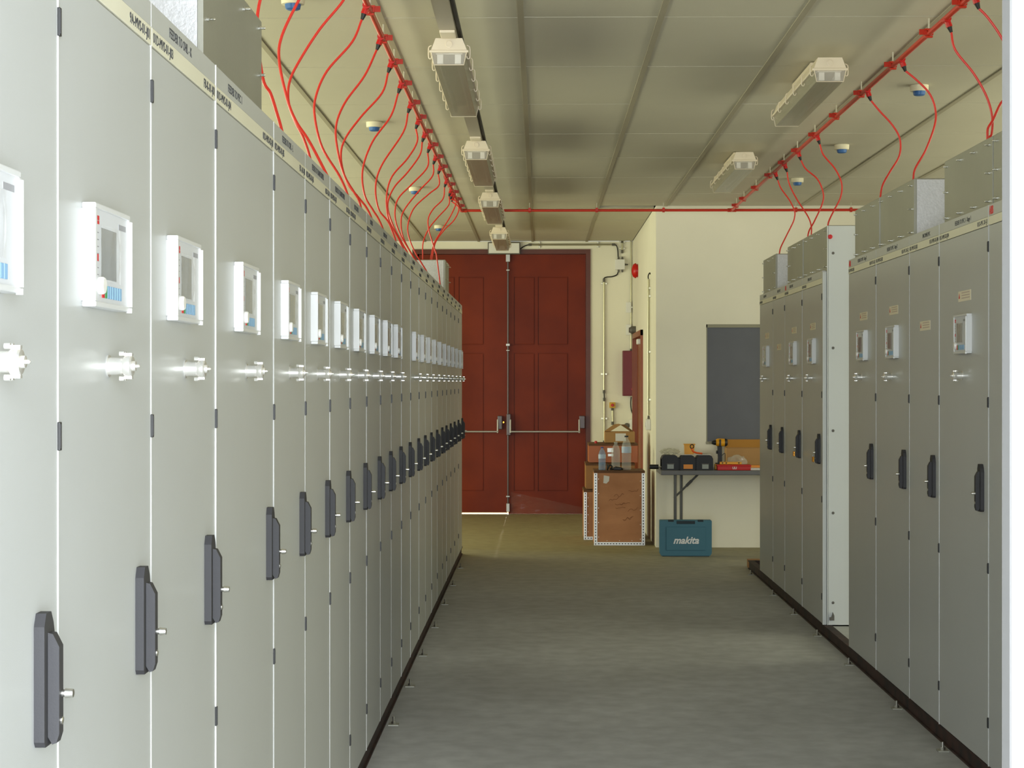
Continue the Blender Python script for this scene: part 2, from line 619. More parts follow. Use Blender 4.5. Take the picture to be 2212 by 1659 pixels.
def panic_bar(xa, xb, sides):
    zb = EYE - (932 - 825) * m
    zt = EYE - (908 - 825) * m
    f = MB()
    f.cyl((px(xa), YF - 0.1, zb), (px(xb), YF - 0.1, zb), 0.011)
    for s in sides:
        f.cyl((px(s), YF - 0.1, zb - 0.015), (px(s), YF - 0.07, zt + 0.01), 0.011)
    o = build('panic_bar', f, 'silver', door1, smooth=True)
    return o


pb = panic_bar(1103, 1252, (1103, 1251))
build('panic_bar_housing', MB().box(px(1094.5), px(1103.5), YF - 0.08, YF, EYE - (940 - 825) * m, EYE - (894 - 825) * m, bev=0.006), 'rod', pb)
build('panic_bar_housing', MB().box(px(1251), px(1263), YF - 0.08, YF, EYE - (925 - 825) * m, EYE - (898 - 825) * m, bev=0.006), 'rod', pb)
pb = panic_bar(935, 1076, (935, 1075.5))
build('panic_bar_housing', MB().box(px(1075), px(1085), YF - 0.08, YF, EYE - (927 - 825) * m, EYE - (898 - 825) * m, bev=0.006), 'rod', pb)
build('panic_bar_housing', MB().box(px(926), px(936), YF - 0.08, YF, EYE - (927 - 825) * m, EYE - (898 - 825) * m, bev=0.006), 'rod', pb)
c = pt(1088, 912, YF)
build('lock_cylinder', MB().lathe([(0.016, 0), (0.016, 0.05), (0.010, 0.058)], c, '-y'), 'brass', door1, smooth=True)

# crumpled clear film at the foot of the door
f = MB()
rnd = random.Random(3)
nx, nz = 16, 9
grid = []
for j in range(nz):
    row = []
    for i in range(nx):
        u, v = i / (nx - 1), j / (nz - 1)
        x = px(1104) + u * (px(1262) - px(1104))
        z = 0.004 + v * 0.26 * (1 - 0.72 * u) + rnd.uniform(-0.006, 0.006) * (j > 0)
        y = YF - 0.012 - (1 - v) * 0.07 + rnd.uniform(-0.020, 0.008)
        row.append(f.bm.verts.new((x, y, max(z, 0.003))))
    grid.append(row)
for j in range(nz - 1):
    for i in range(nx - 1):
        f.bm.faces.new((grid[j][i], grid[j][i + 1], grid[j + 1][i + 1], grid[j + 1][i]))
tag(build('plastic_film', f, mat('door_film', (240, 236, 230), 0.08, alpha=0.035)), 'crumpled clear plastic film on floor against foot of right door leaf', 'plastic film')

# ------------------------------------------------------------------ alcove doorway (door_2)
f = MB()
f.box(XS - 0.03, XS + 0.12, DY0, DY0 + 0.06, 0, 2.14)
f.box(XS - 0.03, XS + 0.12, DY1 - 0.06, DY1, 0, 2.14)
f.box(XS - 0.03, XS + 0.12, DY0, DY1, 2.08, 2.14)
door2 = struct('door_2', f, 'frame_wood')
o = build('door_leaf', MB().box(XS + 0.03, XS + 0.07, DY0 + 0.06, DY1 - 0.06, 0.01, 2.08, bev=0.003), 'frame_wood', door2)
build('door_closer', MB().box(XS - 0.05, XS + 0.03, DY0 + 0.3, DY0 + 0.52, 1.99, 2.05, bev=0.01), 'white_plastic', o)
f = MB().box(XS - 0.004, XS + 0.002, 18.55, DY0, 0, 2.22)
struct('trim_2', f, 'wall')

# grey window
f = MB()
f.box(WX0, WX1, YW + 0.02, YW + 0.06, WZ1 - 0.03, WZ1)
f.box(WX0, WX0 + 0.012, YW + 0.02, YW + 0.06, WZ0, WZ1)
f.box(WX0, WX1, YW - 0.01, YW + 0.06, WZ0, WZ0 + 0.025)
win = struct('window_3', f, 'frame_grey')
build('window_board', MB().box(WX0 + 0.012, WX1, YW + 0.045, YW + 0.07, WZ0 + 0.025, WZ1 - 0.03), 'shutter', win)

# ------------------------------------------------------------------ switchgear cabinets
H = 2.2
Z0 = 0.073


def ring(y0, y1, z0, z1, x0, x1, t):
    f = MB()
    f.box(x0, x1, y0, y1, z1 - t, z1, bev=0.002)
    f.box(x0, x1, y0, y1, z0, z0 + t, bev=0.002)
    f.box(x0, x1, y0, y0 + t, z0 + t, z1 - t)
    f.box(x0, x1, y1 - t, y1, z0 + t, z1 - t)
    return f


ME = {}
# local frame of a cabinet: front at x = 0 looking to +x, y runs to the right of someone facing it
RZ0, RZ1 = 1.697, 1.859
ME['relay'] = ring(0, 0.236, RZ0, RZ1, 0, 0.022, 0.009).mesh('relay', 'relay_frame')
ME['relay_face'] = MB().box(0, 0.0185, 0.009, 0.227, RZ0 + 0.009, RZ1 - 0.009).mesh('relay_face', 'relay_face')
ME['relay_screen'] = MB().box(0.0180, 0.0190, 0.048, 0.150, RZ0 + 0.046, RZ1 - 0.036, bev=0.0008).mesh('relay_screen', 'screen')
ME['relay_logo'] = MB().box(0.018, 0.0192, 0.016, 0.034, RZ1 - 0.026, RZ1 - 0.019).box(0.018, 0.0192, 0.016, 0.034, RZ1 - 0.032, RZ1 - 0.027).mesh('relay_logo', 'red_ink')
f = MB()
for k in range(6):
    f.box(0.018, 0.0200, 0.088 + k * 0.016, 0.088 + k * 0.016 + 0.014, RZ0 + 0.016, RZ0 + 0.036, bev=0.0006)
ME['relay_keys'] = f.mesh('relay_keys', 'key_blue')
ME['relay_green'] = MB().box(0.018, 0.0200, 0.070, 0.085, RZ0 + 0.016, RZ0 + 0.036, bev=0.0006).mesh('relay_start_key', 'key_green')
ME['relay_red'] = MB().box(0.018, 0.0200, 0.052, 0.067, RZ0 + 0.016, RZ0 + 0.036, bev=0.0006).mesh('relay_stop_key', 'red_ink')
ME['relay_type'] = MB().box(0.018, 0.0190, 0.165, 0.215, RZ1 - 0.030, RZ1 - 0.021).mesh('relay_type_label', mat('type_label_grey', (150, 150, 154), 0.5))
f = MB()
for k in range(7):
    f.box(0.018, 0.0190, 0.018, 0.032, RZ0 + 0.05 + k * 0.011, RZ0 + 0.0515 + k * 0.011)
ME['relay_lamps'] = f.mesh('relay_lamp_labels', mat('lamp_label_grey', (140, 140, 145), 0.5))
ME['relay_alarm'] = MB().box(0.018, 0.0192, 0.018, 0.030, RZ0 + 0.072, RZ0 + 0.083).mesh('relay_alarm_label', 'red_ink')
ME['relay_knob'] = MB().lathe([(0.014, 0), (0.014, 0.007), (0.012, 0.010), (0.006, 0.010)], (0.0185, 0.034, RZ0 + 0.034), 'x', 20).mesh('relay_knob', 'white_plastic', True)
# bulging protective film over the screen
f = MB()
rnd = random.Random(5)
grid = []
for j in range(9):
    row = []
    for i in range(12):
        u, v = i / 11, j / 8
        y = 0.040 + u * (0.172 - 0.040)
        z = RZ0 + 0.042 + v * (0.088)
        x = 0.0205 + 0.003 * math.sin(u * math.pi) ** 2 + 0.005 * math.exp(-((u - 0.78) / 0.10) ** 2) * math.sin(v * math.pi) + rnd.uniform(0, 0.0012)
        row.append(f.bm.verts.new((x, y, z)))
    grid.append(row)
for j in range(8):
    for i in range(11):
        f.bm.faces.new((grid[j][i], grid[j][i + 1], grid[j + 1][i + 1], grid[j + 1][i]))
ME['relay_film'] = f.mesh('relay_film', 'film', True)
# flap hinges of the relay frame
ME['relay_flap'] = MB().cyl((0.022, 0.228, RZ0 - 0.002), (0.022, 0.228, RZ0 + 0.006), 0.005, n=10).cyl((0.023, 0.232, RZ0 + 0.008), (0.023, 0.232, RZ1 - 0.012), 0.0035, n=10).mesh('relay_flap_edge', 'relay_frame', True)

# chrome test socket
f = MB()
f.lathe([(0.0185, 0.0), (0.0185, 0.0018), (0.0145, 0.0022), (0.0140, 0.0255), (0.0165, 0.0265), (0.0180, 0.029), (0.0180, 0.038), (0.0160, 0.0405), (0.0085, 0.041), (0.0080, 0.0455), (0.0030, 0.046), (0.0026, 0.051), (0.001, 0.052)], (0, 0, 0), 'x', 24)
for sz in (-1, 1):
    f.box(0.022, 0.040, -0.005, 0.005, sz * 0.019 - 0.0022, sz * 0.019 + 0.0022)
    f.lathe([(0.004, 0), (0.004, 0.008)], (0.020, -0.007, sz * 0.0205), 'x', 8)
    f.lathe([(0.004, 0), (0.004, 0.008)], (0.020, 0.007, sz * 0.0205), 'x', 8)
ME['socket'] = f.mesh('lock_socket', 'satin', True)

# swing handle (dish behind, long lever in front) and lock pin
f = MB()
f.prism([(-0.024, 1.066), (-0.030, 1.074), (-0.030, 1.236), (-0.020, 1.254), (0.006, 1.254), (0.018, 1.238), (0.024, 1.222), (0.024, 1.074), (0.018, 1.066)], 0.0, 0.015, 'x')
ME['handle_dish'] = f.mesh('handle', 'handle')
f = MB()
for k, (zz0, zz1) in enumerate(((1.072, 1.125), (1.126, 1.18), (1.181, 1.232))):
    pass
f.prism([(0.014, 1.226), (0.022, 1.224), (0.031, 1.206), (0.031, 1.083), (0.027, 1.070), (0.021, 1.068), (0.014, 1.080)], -0.012, 0.010, 'y')
ME['handle_lever'] = f.mesh('lever', 'handle')
f = MB()
f.cyl((0.029, 0.004, 1.138), (0.042, 0.004, 1.138), 0.0056, n=12)
f.cyl((0.036, 0.004, 1.138), (0.047, 0.004, 1.138), 0.0074, 0.0060, n=12)
ME['handle_pin'] = f.mesh('lock_pin', 'steel', True)
ME['handle_keyhole'] = MB().lathe([(0.006, 0), (0.006, 0.002), (0.003, 0.003)], (0.031, 0.0, 1.10), 'x', 10).mesh('key_cylinder', 'steel', True)
f = MB()
f.box(0, 0.0045, -0.004, 0.006, -0.021, 0.021, bev=0.001)
f.box(0.004, 0.0056, -0.003, 0.001, -0.018, 0.018)
ME['hinge'] = f.mesh('hinge', 'hinge')
ME['sticker'] = MB().box(0, 0.0008, 0, 0.22, 1.915, 1.958).mesh('warning_sticker', 'sticker')
ME['sticker_mark'] = MB().prism([(0.008, 1.928), (0.030, 1.928), (0.019, 1.950)], 0.0006, 0.0014, 'x').mesh('warning_triangle', 'red_ink')
f = MB()
for k in range(3):
    f.box(0.0007, 0.0012, 0.06, 0.20, 1.926 + k * 0.011, 1.930 + k * 0.011)
ME['sticker_lines'] = f.mesh('sticker_lettering', mat('sticker_print', (200, 180, 165), 0.6))
HINGES = (2.11, 1.50, 0.85, 0.245)
door_cache = {}


def cab_mesh(kind, w, extra=0):
    k = (kind, round(w, 3), extra)
    if k in door_cache:
        return door_cache[k]
    if kind == 'body':
        me = MB().box(-1.30, -0.022, 0.001, w - 0.001, Z0, Z0 + H - 0.005).mesh('cabinet_body', 'paint')
    elif kind == 'door':
        me = MB().box(-0.022, 0.0, 0.0035, w - 0.0025, Z0 + 0.004, 2.191, bev=0.0012).mesh('door', 'paint')
    elif kind == 'header':
        me = MB().box(-0.022, 0.001, 0.0035, w - 0.0025, 2.2275, 2.272, bev=0.0008).mesh('header_plate', 'header')
    elif kind == 'strip':
        me = MB().box(-0.022, 0.002, 0.0035, w - 0.0025, 2.193, 2.2265, bev=0.0005).mesh('name_strip', 'cream')
    elif kind == 'trim':
        y0, y1 = (0.0, 0.003) if extra > 0 else (w - 0.003, w)
        me = MB().box(-0.02, abs(extra), y0, y1, Z0 + 0.002, 2.272).mesh('door_edge', 'trim')
    door_cache[k] = me
    return me


def cabinet(x, y0, w, side, label, group, top='', left='', right='', relay=True, sticker=False, logo=False, edge=0.003,
            relay_y=0.10, padlock=False, top_y=0.16, knob=True, pin_dz=0.0):
    """side +1: left row (front looks to +x); -1: right row"""
    if side > 0:
        t = thing('switchgear_cabinet', label, 'cabinet', (x, y0, 0), group)
    else:
        t = thing('switchgear_cabinet', label, 'cabinet', (x, y0 + w, 0), group, math.pi)
    put('cabinet_body', cab_mesh('body', w), t)
    d = put('door', cab_mesh('door', w), t)
    hp = put('header_plate', cab_mesh('header', w), t)
    st = put('name_strip', cab_mesh('strip', w), t)
    put('door_edge', cab_mesh('trim', w, edge * side), t)
    if top:
        put('lettering', text_mesh(top, 0.027, 'ink', sx=0.92), hp, (0.0012, top_y, 2.239))
    if left:
        put('lettering', text_mesh(left, 0.027, 'ink', sx=0.98), st, (0.0022, 0.012, 2.201))
    if right:
        put('lettering', text_mesh(right, 0.027, 'ink', 'RIGHT', sx=0.98), st, (0.0022, w - 0.012, 2.201))
    if logo:
        put('logo_lettering', text_mesh('ABB', 0.044, 'red_ink', sx=0.8, bold=0.0012), hp, (0.0012, 0.012 if logo == 'l' else w - 0.09, 2.234))
    for hz in HINGES:
        put('hinge', ME['hinge'], t, (0.0, 0.002 if side > 0 else w - 0.004, hz))
    hd = put('handle', ME['handle_dish'], t, (0, w - 0.095, 0))
    put('lever', ME['handle_lever'], hd)
    put('lock_pin', ME['handle_pin'], hd, (0, 0, pin_dz))
    put('key_cylinder', ME['handle_keyhole'], hd)
    if knob and relay:
        put('lock_socket', ME['socket'], t, (0, w / 2 - 0.005, 1.606))
    if relay:
        rl = put('relay', ME['relay'], t, (0, relay_y, 0))
        for k in ('relay_face', 'relay_screen', 'relay_logo', 'relay_keys', 'relay_green', 'relay_red', 'relay_type', 'relay_lamps',
                  'relay_alarm', 'relay_knob', 'relay_film', 'relay_flap'):
            put(ME[k].name.split('.')[0], ME[k], rl)
    if sticker:
        dz = -0.10 if not relay else 0.0
        s = put('warning_sticker', ME['sticker'], t, (0.0, (relay_y + 0.0), dz))
        put('warning_triangle', ME['sticker_mark'], s)
        put('sticker_lettering', ME['sticker_lines'], s)
    if padlock:
        f = MB()
        f.box(-0.006, 0.006, -0.018, 0.018, 0, 0.034, bev=0.003)
        p = build('padlock', f, 'brass', t, (0.044, w - 0.091, 1.078))
        build('shackle', MB().sweep(smooth_path([(0, -0.011, 0.03), (0, -0.011, 0.05), (0, 0, 0.062), (0, 0.011, 0.05), (0, 0.011, 0.03)]), 0.0028, 8), 'steel', p, smooth=True)
        p['label'] = 'brass padlock'
    return t


XLROW = -0.71
NUM = ['first', 'second', 'third', 'fourth', 'fifth', 'sixth', 'seventh', 'eighth', 'ninth', 'tenth', 'eleventh', 'twelfth', 'thirteenth',
       'fourteenth', 'fifteenth', 'sixteenth', 'seventeenth', 'eighteenth', 'nineteenth', 'twentieth', 'twenty-first', 'twenty-second']
seams = [2.008, 2.645, 3.28, 3.93, 4.79] + [4.79 + 0.643 * k for k in range(1, 19)]
# measured joints for the nearer ones
meas = {5: 5.437, 6: 6.072, 7: 6.715, 8: 7.357, 9: 7.996, 10: 8.589, 11: 9.21, 12: 9.855, 13: 10.54, 14: 11.14, 15: 11.765, 16: 12.41, 17: 13.06, 18: 13.64}
for k, v in meas.items():
    seams[k] = v
for k, v in zip(range(19, 23), (14.28, 14.92, 15.62, 16.36)):
    seams[k] = v
seams = seams[:23]
tops = {0: ('', '', ''), 1: ('FEEDER TO ECS-01', '', '9A-MVS-01-J01'), 2: ('FEEDER TO OHL - K', '01D-MVS-01-J03', 'FB-K-01-J01'),
        3: ('FEEDER TO PFC 1', '01D-MVS-01-J04', '01D-MVS-02-J01'), 4: ('FEEDER TO OHL - L', '01D-MVS-01-J05', 'FB-L-01-J01'),
        5: ('FEEDER TO TRANSFORMER', '01D-MVS-01-J06', '01D-TR-01'), 6: ('FEEDER TO TRANSFORMER', '01D-MVS-01-J07', '01D-TR-02'),
        7: ('BUS COUPLER', '01D-MVS-01-J08', ''), 8: ('BUS RISER', '01D-MVS-01-J09', '')}
extra_lab = {0: 'grey switchgear cabinet nearest the camera, cut off by left picture edge',
             1: 'grey switchgear cabinet lettered 9A-MVS-01-J01, second from the near end of left row',
             2: 'grey switchgear cabinet with header reading FEEDER TO OHL - K',
             3: 'wider grey switchgear cabinet with header FEEDER TO PFC 1 in left row',
             4: 'grey switchgear cabinet just beyond the wide one in left row, FEEDER TO OHL - L',
             11: 'grey cabinet without a display window in middle of left row',
             21: 'last grey switchgear cabinet at the far end of left row, before the red door'}
edges = [0.003, 0.0028, 0.0026, 0.0052, 0.004, 0.002, 0.0034, 0.0026, 0.0032, 0.0014, 0.0014, 0.003, 0.0032, 0.0026, 0.0012, 0.003, 0.002, 0.0012, 0.0028, 0.0014, 0.0012, 0.002]
for i in range(22):
    y0, y1 = seams[i], seams[i + 1]
    tp = tops.get(i, ('FEEDER TO OHL', '01D-MVS-01-J%02d' % (i + 2), ''))
    lab = extra_lab.get(i, 'grey switchgear cabinet with small display window, %s from the near end of left row' % NUM[i])
    cabinet(XLROW, y0, y1 - y0, 1, lab, 'grey switchgear cabinets of the left row', tp[0], tp[1], tp[2], relay=(i != 11),
            edge=edges[i] * 0.6, relay_y=0.245 if i == 3 else 0.14, top_y=0.16 if i != 1 else 0.22)

XRROW = 1.755
rights = [(6.22, 7.093, True, '', '', ''), (7.093, 7.966, True, 'FEEDER TO PFC 1 - Stage 1', '01D-MVS-02-J04', '01D-PFC-01-J1'),
          (7.966, 8.61, False, 'INCOMER PFC', '01D-MVS-02-J03', '01D-MVS-01-J04'), (8.61, 9.463, True, 'FEEDER TO PFC - Stage 2', '01D-MVS-02-J02', '01D-PFC-01-J2'),
          (9.463, 10.30, True, 'FEEDER TO PFC - Stage 3', '01D-MVS-02-J01', '01D-PFC-01-J3')]
rl = ['grey switchgear cabinet mostly hidden by white entrance wall, nearest of right row',
      'wide grey cabinet with display window and sticker next to the white wall edge',
      'narrow grey cabinet with a sticker but no display window, below the gap between duct boxes',
      'grey cabinet just beyond the narrow one with no display, nearer half of right row',
      'last grey cabinet of nearer right group, right of the pale end sheet']
for i, (a, b, r_, t_, l_, q_) in enumerate(rights):
    cabinet(XRROW, a, b - a, -1, rl[i], 'grey switchgear cabinets of the nearer right group', t_, l_, q_, relay=r_, sticker=True,
            edge=0.0026 if i < 3 else (0.0014, 0.002)[i - 3], relay_y=0.36 if b - a > 0.7 else 0.24, logo='l' if i in (0, 4) else None, top_y=0.30)
frs = [(11.26, 12.12, True, True), (12.12, 12.98, True, True), (12.98, 13.64, False, False), (13.64, 14.46, True, False)]
fl_ = ['grey cabinet with brass padlock next to the pale end sheet, farther right group',
       'grey cabinet with brass padlock, second of farther right group',
       'narrow grey cabinet without display window in farther right group',
       'grey cabinet at the far end of farther right group, in front of table']
for i, (a, b, r_, pd) in enumerate(frs):
    cabinet(XRROW, a, b - a, -1, fl_[i], 'grey switchgear cabinets of the farther right group', 'FEEDER TO PFC', '01D-MVS-03-J0%d' % (4 - i), '', relay=r_,
            sticker=True, edge=(0.0012, 0.002, 0.0012, 0.001)[i], relay_y=0.36 if b - a > 0.7 else 0.24, padlock=pd, logo='l' if i == 1 else None, top_y=0.25)

# pale end sheet of the farther right group
t = thing('end_sheet', 'tall pale grey end sheet closing the farther right cabinet group', 'panel', (1.78, 11.232, Z0))
build('sheet', MB().box(0.006, 1.2, -0.012, 0.0, 0, 2.475, bev=0.002), 'paint_side', t)
build('corner_post', MB().box(-0.028, -0.004, -0.004, 0.019, 0, 2.19, bev=0.002), 'paint_side', t)
build('fold', MB().box(-0.002, 0.004, -0.016, 0.0, 0, 2.475, bev=0.001), 'paint_side', t)
for zz in (548, 752, 930, 1107, 1300):
    build('screw', MB().lathe([(0.009, 0), (0.008, 0.003), (0.003, 0.004)], (0.035, -0.012, EYE - (zz - 825) / F * 11.24 - Z0), '-y', 12), 'grey_mid', t, smooth=True)
b_ = build('lifting_lug', MB().prism([(0.0, 0.0), (0.028, 0.0), (0.028, 0.03), (0.02, 0.05), (0.012, 0.02), (0, 0.018)], -0.03, -0.012, 'y'), 'grey_mid', t, (0.012, 0, 0.03))
b_['label'] = 'dark bent lug at the foot of the sheet'
b_ = build('red_plug', MB().lathe([(0.014, 0), (0.014, 0.010), (0.008, 0.014)], (0.016, -0.012, EYE + 312 / F * 11.24 - Z0), '-y', 12), 'red_ink', t, smooth=True)


# ducts on top of the cabinets
def duct(x, side, y0, y1, label, posts=(), h=0.31, hole=False, depth=1.1):
    z = Z0 + H - 0.003
    t = thing('duct_box', label, 'duct box', (x, y0, z), 'metal duct boxes on top of the cabinets')
    L = y1 - y0
    s = -side
    build('box_body', MB().box(min(0, s * depth), max(0, s * depth), 0.003, L - 0.003, 0, h, bev=0.004), 'galv', t)
    build('end_plate', MB().box(min(s * 0.012, s * (depth - 0.01)), max(s * 0.012, s * (depth - 0.01)), -0.003, 0.004, 0.003, h - 0.006, bev=0.001), 'galv_end_lit', t)
    build('corner_flange', MB().box(min(side * 0.002, s * 0.012), max(side * 0.002, s * 0.012), -0.001, 0.022, 0, h - 0.004, bev=0.001), 'galv', t)
    for p in posts:
        build('joint_strip', MB().box(min(side * 0.007, 0), max(side * 0.007, 0), p - y0, p - y0 + 0.007, 0, h - 0.006), 'galv', t)
    bolt = MB().lathe([(0.0065, 0), (0.0065, 0.005), (0.004, 0.006), (0.004, 0.017), (0.002, 0.019)], (0, 0, 0), 'x' if side > 0 else '-x', 10).mesh('bolt', 'chrome', True)
    n = max(2, int(L / 0.27))
    for k in range(n + 1):
        yy = 0.06 + (L - 0.12) * k / n
        for zz in (0.03, h - 0.03):
            put('bolt', bolt, t, (side * 0.0, yy, zz))
    for yy in (0.06, L - 0.06):
        put('bolt', bolt, t, (0, yy, h / 2))
    if hole:
        c = (s * 0.255, -0.003, 0.235)
        g = build('cable_gland', MB().lathe([(0.034, 0), (0.034, 0.004), (0.024, 0.008), (0.022, 0.008)], c, '-y', 20), 'rail', t, smooth=True)
        build('gland_hole', MB().lathe([(0.015, 0.006), (0.015, 0.0095)], c, '-y', 16), 'black', g)
    return t


duct(-0.78, 1, 4.16, 5.05, 'large metal box on top of near left cabinets, cropped by picture top', h=0.32)
duct(-0.785, 1, 14.9, 15.5, 'metal box on top of left row at its far end', h=0.32, depth=0.5)
duct(1.79, -1, 8.67, 10.30, 'metal duct box with round cable gland in its end plate, right row', posts=(9.53,), h=0.285, hole=True)
duct(1.79, -1, 7.17, 8.03, 'metal duct box nearest the white wall edge, right row', h=0.285)
duct(1.79, -1, 6.2, 7.165, 'metal duct box mostly hidden behind the white wall edge', h=0.285)
duct(1.79, -1, 11.26, 13.10, 'long metal duct box on farther right group beside end sheet', posts=(12.3,), h=0.285)
duct(1.79, -1, 13.75, 14.52, 'short metal duct box at the far end of right row', h=0.285)

# base channels and anchor brackets
def channel(name, x, side, y0, y1, label):
    f = MB()
    f.box(min(x, x - side * 0.05), max(x, x - side * 0.05), y0, y1, 0.0, 0.008)
    f.box(min(x, x - side * 0.05), max(x, x - side * 0.05), y0, y1, 0.064, 0.072)
    f.box(min(x - side * 0.01, x - side * 0.02), max(x - side * 0.01, x - side * 0.02), y0, y1, 0.008, 0.064)
    f.box(min(x - side * 1.3, x - side * 1.25), max(x - side * 1.3, x - side * 1.25), y0, y1, 0, 0.072)
    f.box(min(x - side * 0.05, x - side * 1.25), max(x - side * 0.05, x - side * 1.25), y1 - 0.05, y1, 0, 0.072)
    f.box(min(x - side * 0.05, x - side * 1.25), max(x - side * 0.05, x - side * 1.25), y0, y0 + 0.05, 0, 0.072)
    return tag(build(name, f, 'channel'), label, 'steel channel', 'steel base channels')


channel('base_channel', -0.712, 1, 2.0, 16.55, 'dark steel base channel under the left cabinet row')
channel('base_channel', 1.757, -1, 6.2, 15.3, 'dark steel base channel under the right cabinet rows')
build_top = MB().box(1.81, 3.0, 10.32, 11.22, 0.0, 0.066)
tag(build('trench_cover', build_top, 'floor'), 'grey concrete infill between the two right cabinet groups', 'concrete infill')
tag(build('wood_packer', MB().box(1.765, 1.93, 15.31, 15.45, 0, 0.07, bev=0.004), 'box_wood'), 'brown wooden packer at the far end of right base channel', 'wood block')

f = MB()
f.box(-0.024, 0.024, -0.025, 0.025, 0, 0.006, bev=0.001)
ME['anchor_plate'] = f.mesh('base_plate', 'galv')
f = MB()
f.cyl((0, 0, 0.006), (0, 0, 0.04), 0.005, n=8)
f.cyl((0, 0, 0.006), (0, 0, 0.018), 0.012, n=6)
ME['anchor_bolt'] = f.mesh('bolt', 'steel', True)
anch = [(-0.675, y, 'left') for y in (8.3, 9.35, 10.4, 11.6, 12.8, 14.0, 15.3)] + [(1.722, y, 'right') for y in (7.75, 8.75, 10.1, 11.25, 12.3, 13.4, 14.8)]
cnt = {'left': 0, 'right': 0}
for x, y, s in anch:
    t = thing('floor_anchor', 'small galvanised floor anchor, %s from the near end along the %s base channel' % (NUM[cnt[s]], s), 'anchor bolt', (x, y, 0), 'floor anchors along the base channels')
    cnt[s] += 1
    put('base_plate', ME['anchor_plate'], t)
    put('bolt', ME['anchor_bolt'], t)

# ------------------------------------------------------------------ red sampling pipes
ZP = 3.185


def clamp_mesh(axis='y'):
    f = MB()
    f.box(-0.022, 0.022, -0.011, 0.011, 0.012, 0.022, bev=0.001)
    f.box(-0.019, -0.011, -0.011, 0.011, -0.008, 0.016)
    f.box(0.011, 0.019, -0.011, 0.011, -0.008, 0.016)
    f.box(-0.017, 0.017, -0.011, 0.011, -0.019, -0.0125, bev=0.001)
    f.box(0.018, 0.044, -0.004, 0.004, -0.005, 0.02, bev=0.001)
    me = f.mesh('pipe_clamp', 'red_pipe')
    return me


HANG = MB().cyl((0, 0, 0.018), (0, 0, CEIL - ZP - 0.0065), 0.004, n=8).mesh('hanger', 'tile', True)


def pipe(name, label, p0, p1, clamps, along='y'):
    t = thing(name, label, 'pipe', p0)
    v = Vector(p1) - Vector(p0)
    build('pipe_run', MB().cyl((0, 0, 0), v, 0.0125, n=16), 'red_pipe', t, smooth=True)
    me = clamp_mesh()
    for c in clamps:
        if along == 'y':
            put('hanger', HANG, put('pipe_clamp', me, t, (0, c - p0[1], 0), 0 if p0[0] < 0 else math.pi))
        else:
            put('hanger', HANG, put('pipe_clamp', me, t, (c - p0[0], 0, 0), math.pi / 2))
    return t


XPL, XPR = -0.735, 1.79
lp = pipe('sampling_pipe', 'red plastic pipe under the ceiling above the left cabinet row', (XPL, 4.8, ZP), (XPL, 16.88, ZP),
          [5.2, 5.85, 6.5, 7.15, 7.8, 8.45, 9.08, 9.73, 10.4, 10.97, 11.6, 12.25, 12.9, 13.5, 14.1, 14.7, 15.3, 15.9, 16.5])
rp = pipe('sampling_pipe', 'red plastic pipe under the ceiling above the right cabinet rows', (XPR, 5.0, ZP), (XPR, 16.9, ZP),
          [5.5, 6.2, 6.95, 7.69, 8.35, 9.2, 10.1, 10.95, 11.8, 12.6, 13.3, 14.1, 15.0, 15.9, 16.5])
cp = pipe('sampling_pipe', 'red plastic pipe crossing the room in front of the far wall', (XPL, 16.9, ZP), (3.6, 16.9, ZP),
          [(q - 1167) / F * 16.9 for q in (1144, 1289, 1433, 1718)] + [2.9], 'x')
build('pipe_elbow', MB().sweep(smooth_path([(0.0, -0.05, 0), (0, 0, 0), (0.05, 0, 0)], 4), 0.017, 12), 'red_pipe', cp, smooth=True)
build('pipe_tee', MB().cyl((XPR - XPL - 0.04, 0, 0), (XPR - XPL + 0.04, 0, 0), 0.017, n=12).cyl((XPR - XPL, 0, 0), (XPR - XPL, -0.05, 0), 0.017, n=12), 'red_pipe', cp, smooth=True)


def tube(label, group, Y, side, trace, start=None, zend=2.27):
    """a capillary tube: red tee socket on the pipe, black gland, hanging red tube"""
    xp = XPL if side > 0 else XPR
    s = -side
    dr = Vector((s * 0.35, 0, -1)).normalized()
    top = Vector((xp + s * 0.004, Y, ZP - 0.004))
    t = thing('sampling_tube', label, 'tube', tuple(top), group)
    build('socket', MB().cyl(dr * 0.006, dr * 0.036, 0.0135, 0.0145, n=14).cyl((0, -0.022, 0), (0, 0.022, 0), 0.0165, n=14), 'red_plastic', t, smooth=True)
    build('gland', MB().cyl(dr * 0.034, dr * 0.062, 0.0125, 0.0065, n=12), 'black', t, smooth=True)
    P = [pt(a, b, Y) - top for a, b in trace]
    st = dr * 0.058
    if P[0].z > st.z - 0.02:
        P = P[1:]
    P = [st] + [q for q in P]
    if start:
        P[1:1] = [Vector(q) for q in start]
    last = P[-1]
    ze = zend - top.z
    if last.z > ze + 0.01:
        dirn = (P[-1] - P[-2])
        k = (ze - last.z) / dirn.z if dirn.z < -1e-4 else 0
        dx = max(-0.06, min(0.06, dirn.x * k * 0.5))
        P.append(Vector((last.x + dx, last.y, ze)))
    build('hose', MB().sweep(smooth_path(P, 6), 0.0052, 8), 'red_tube', t, smooth=True)
    return t


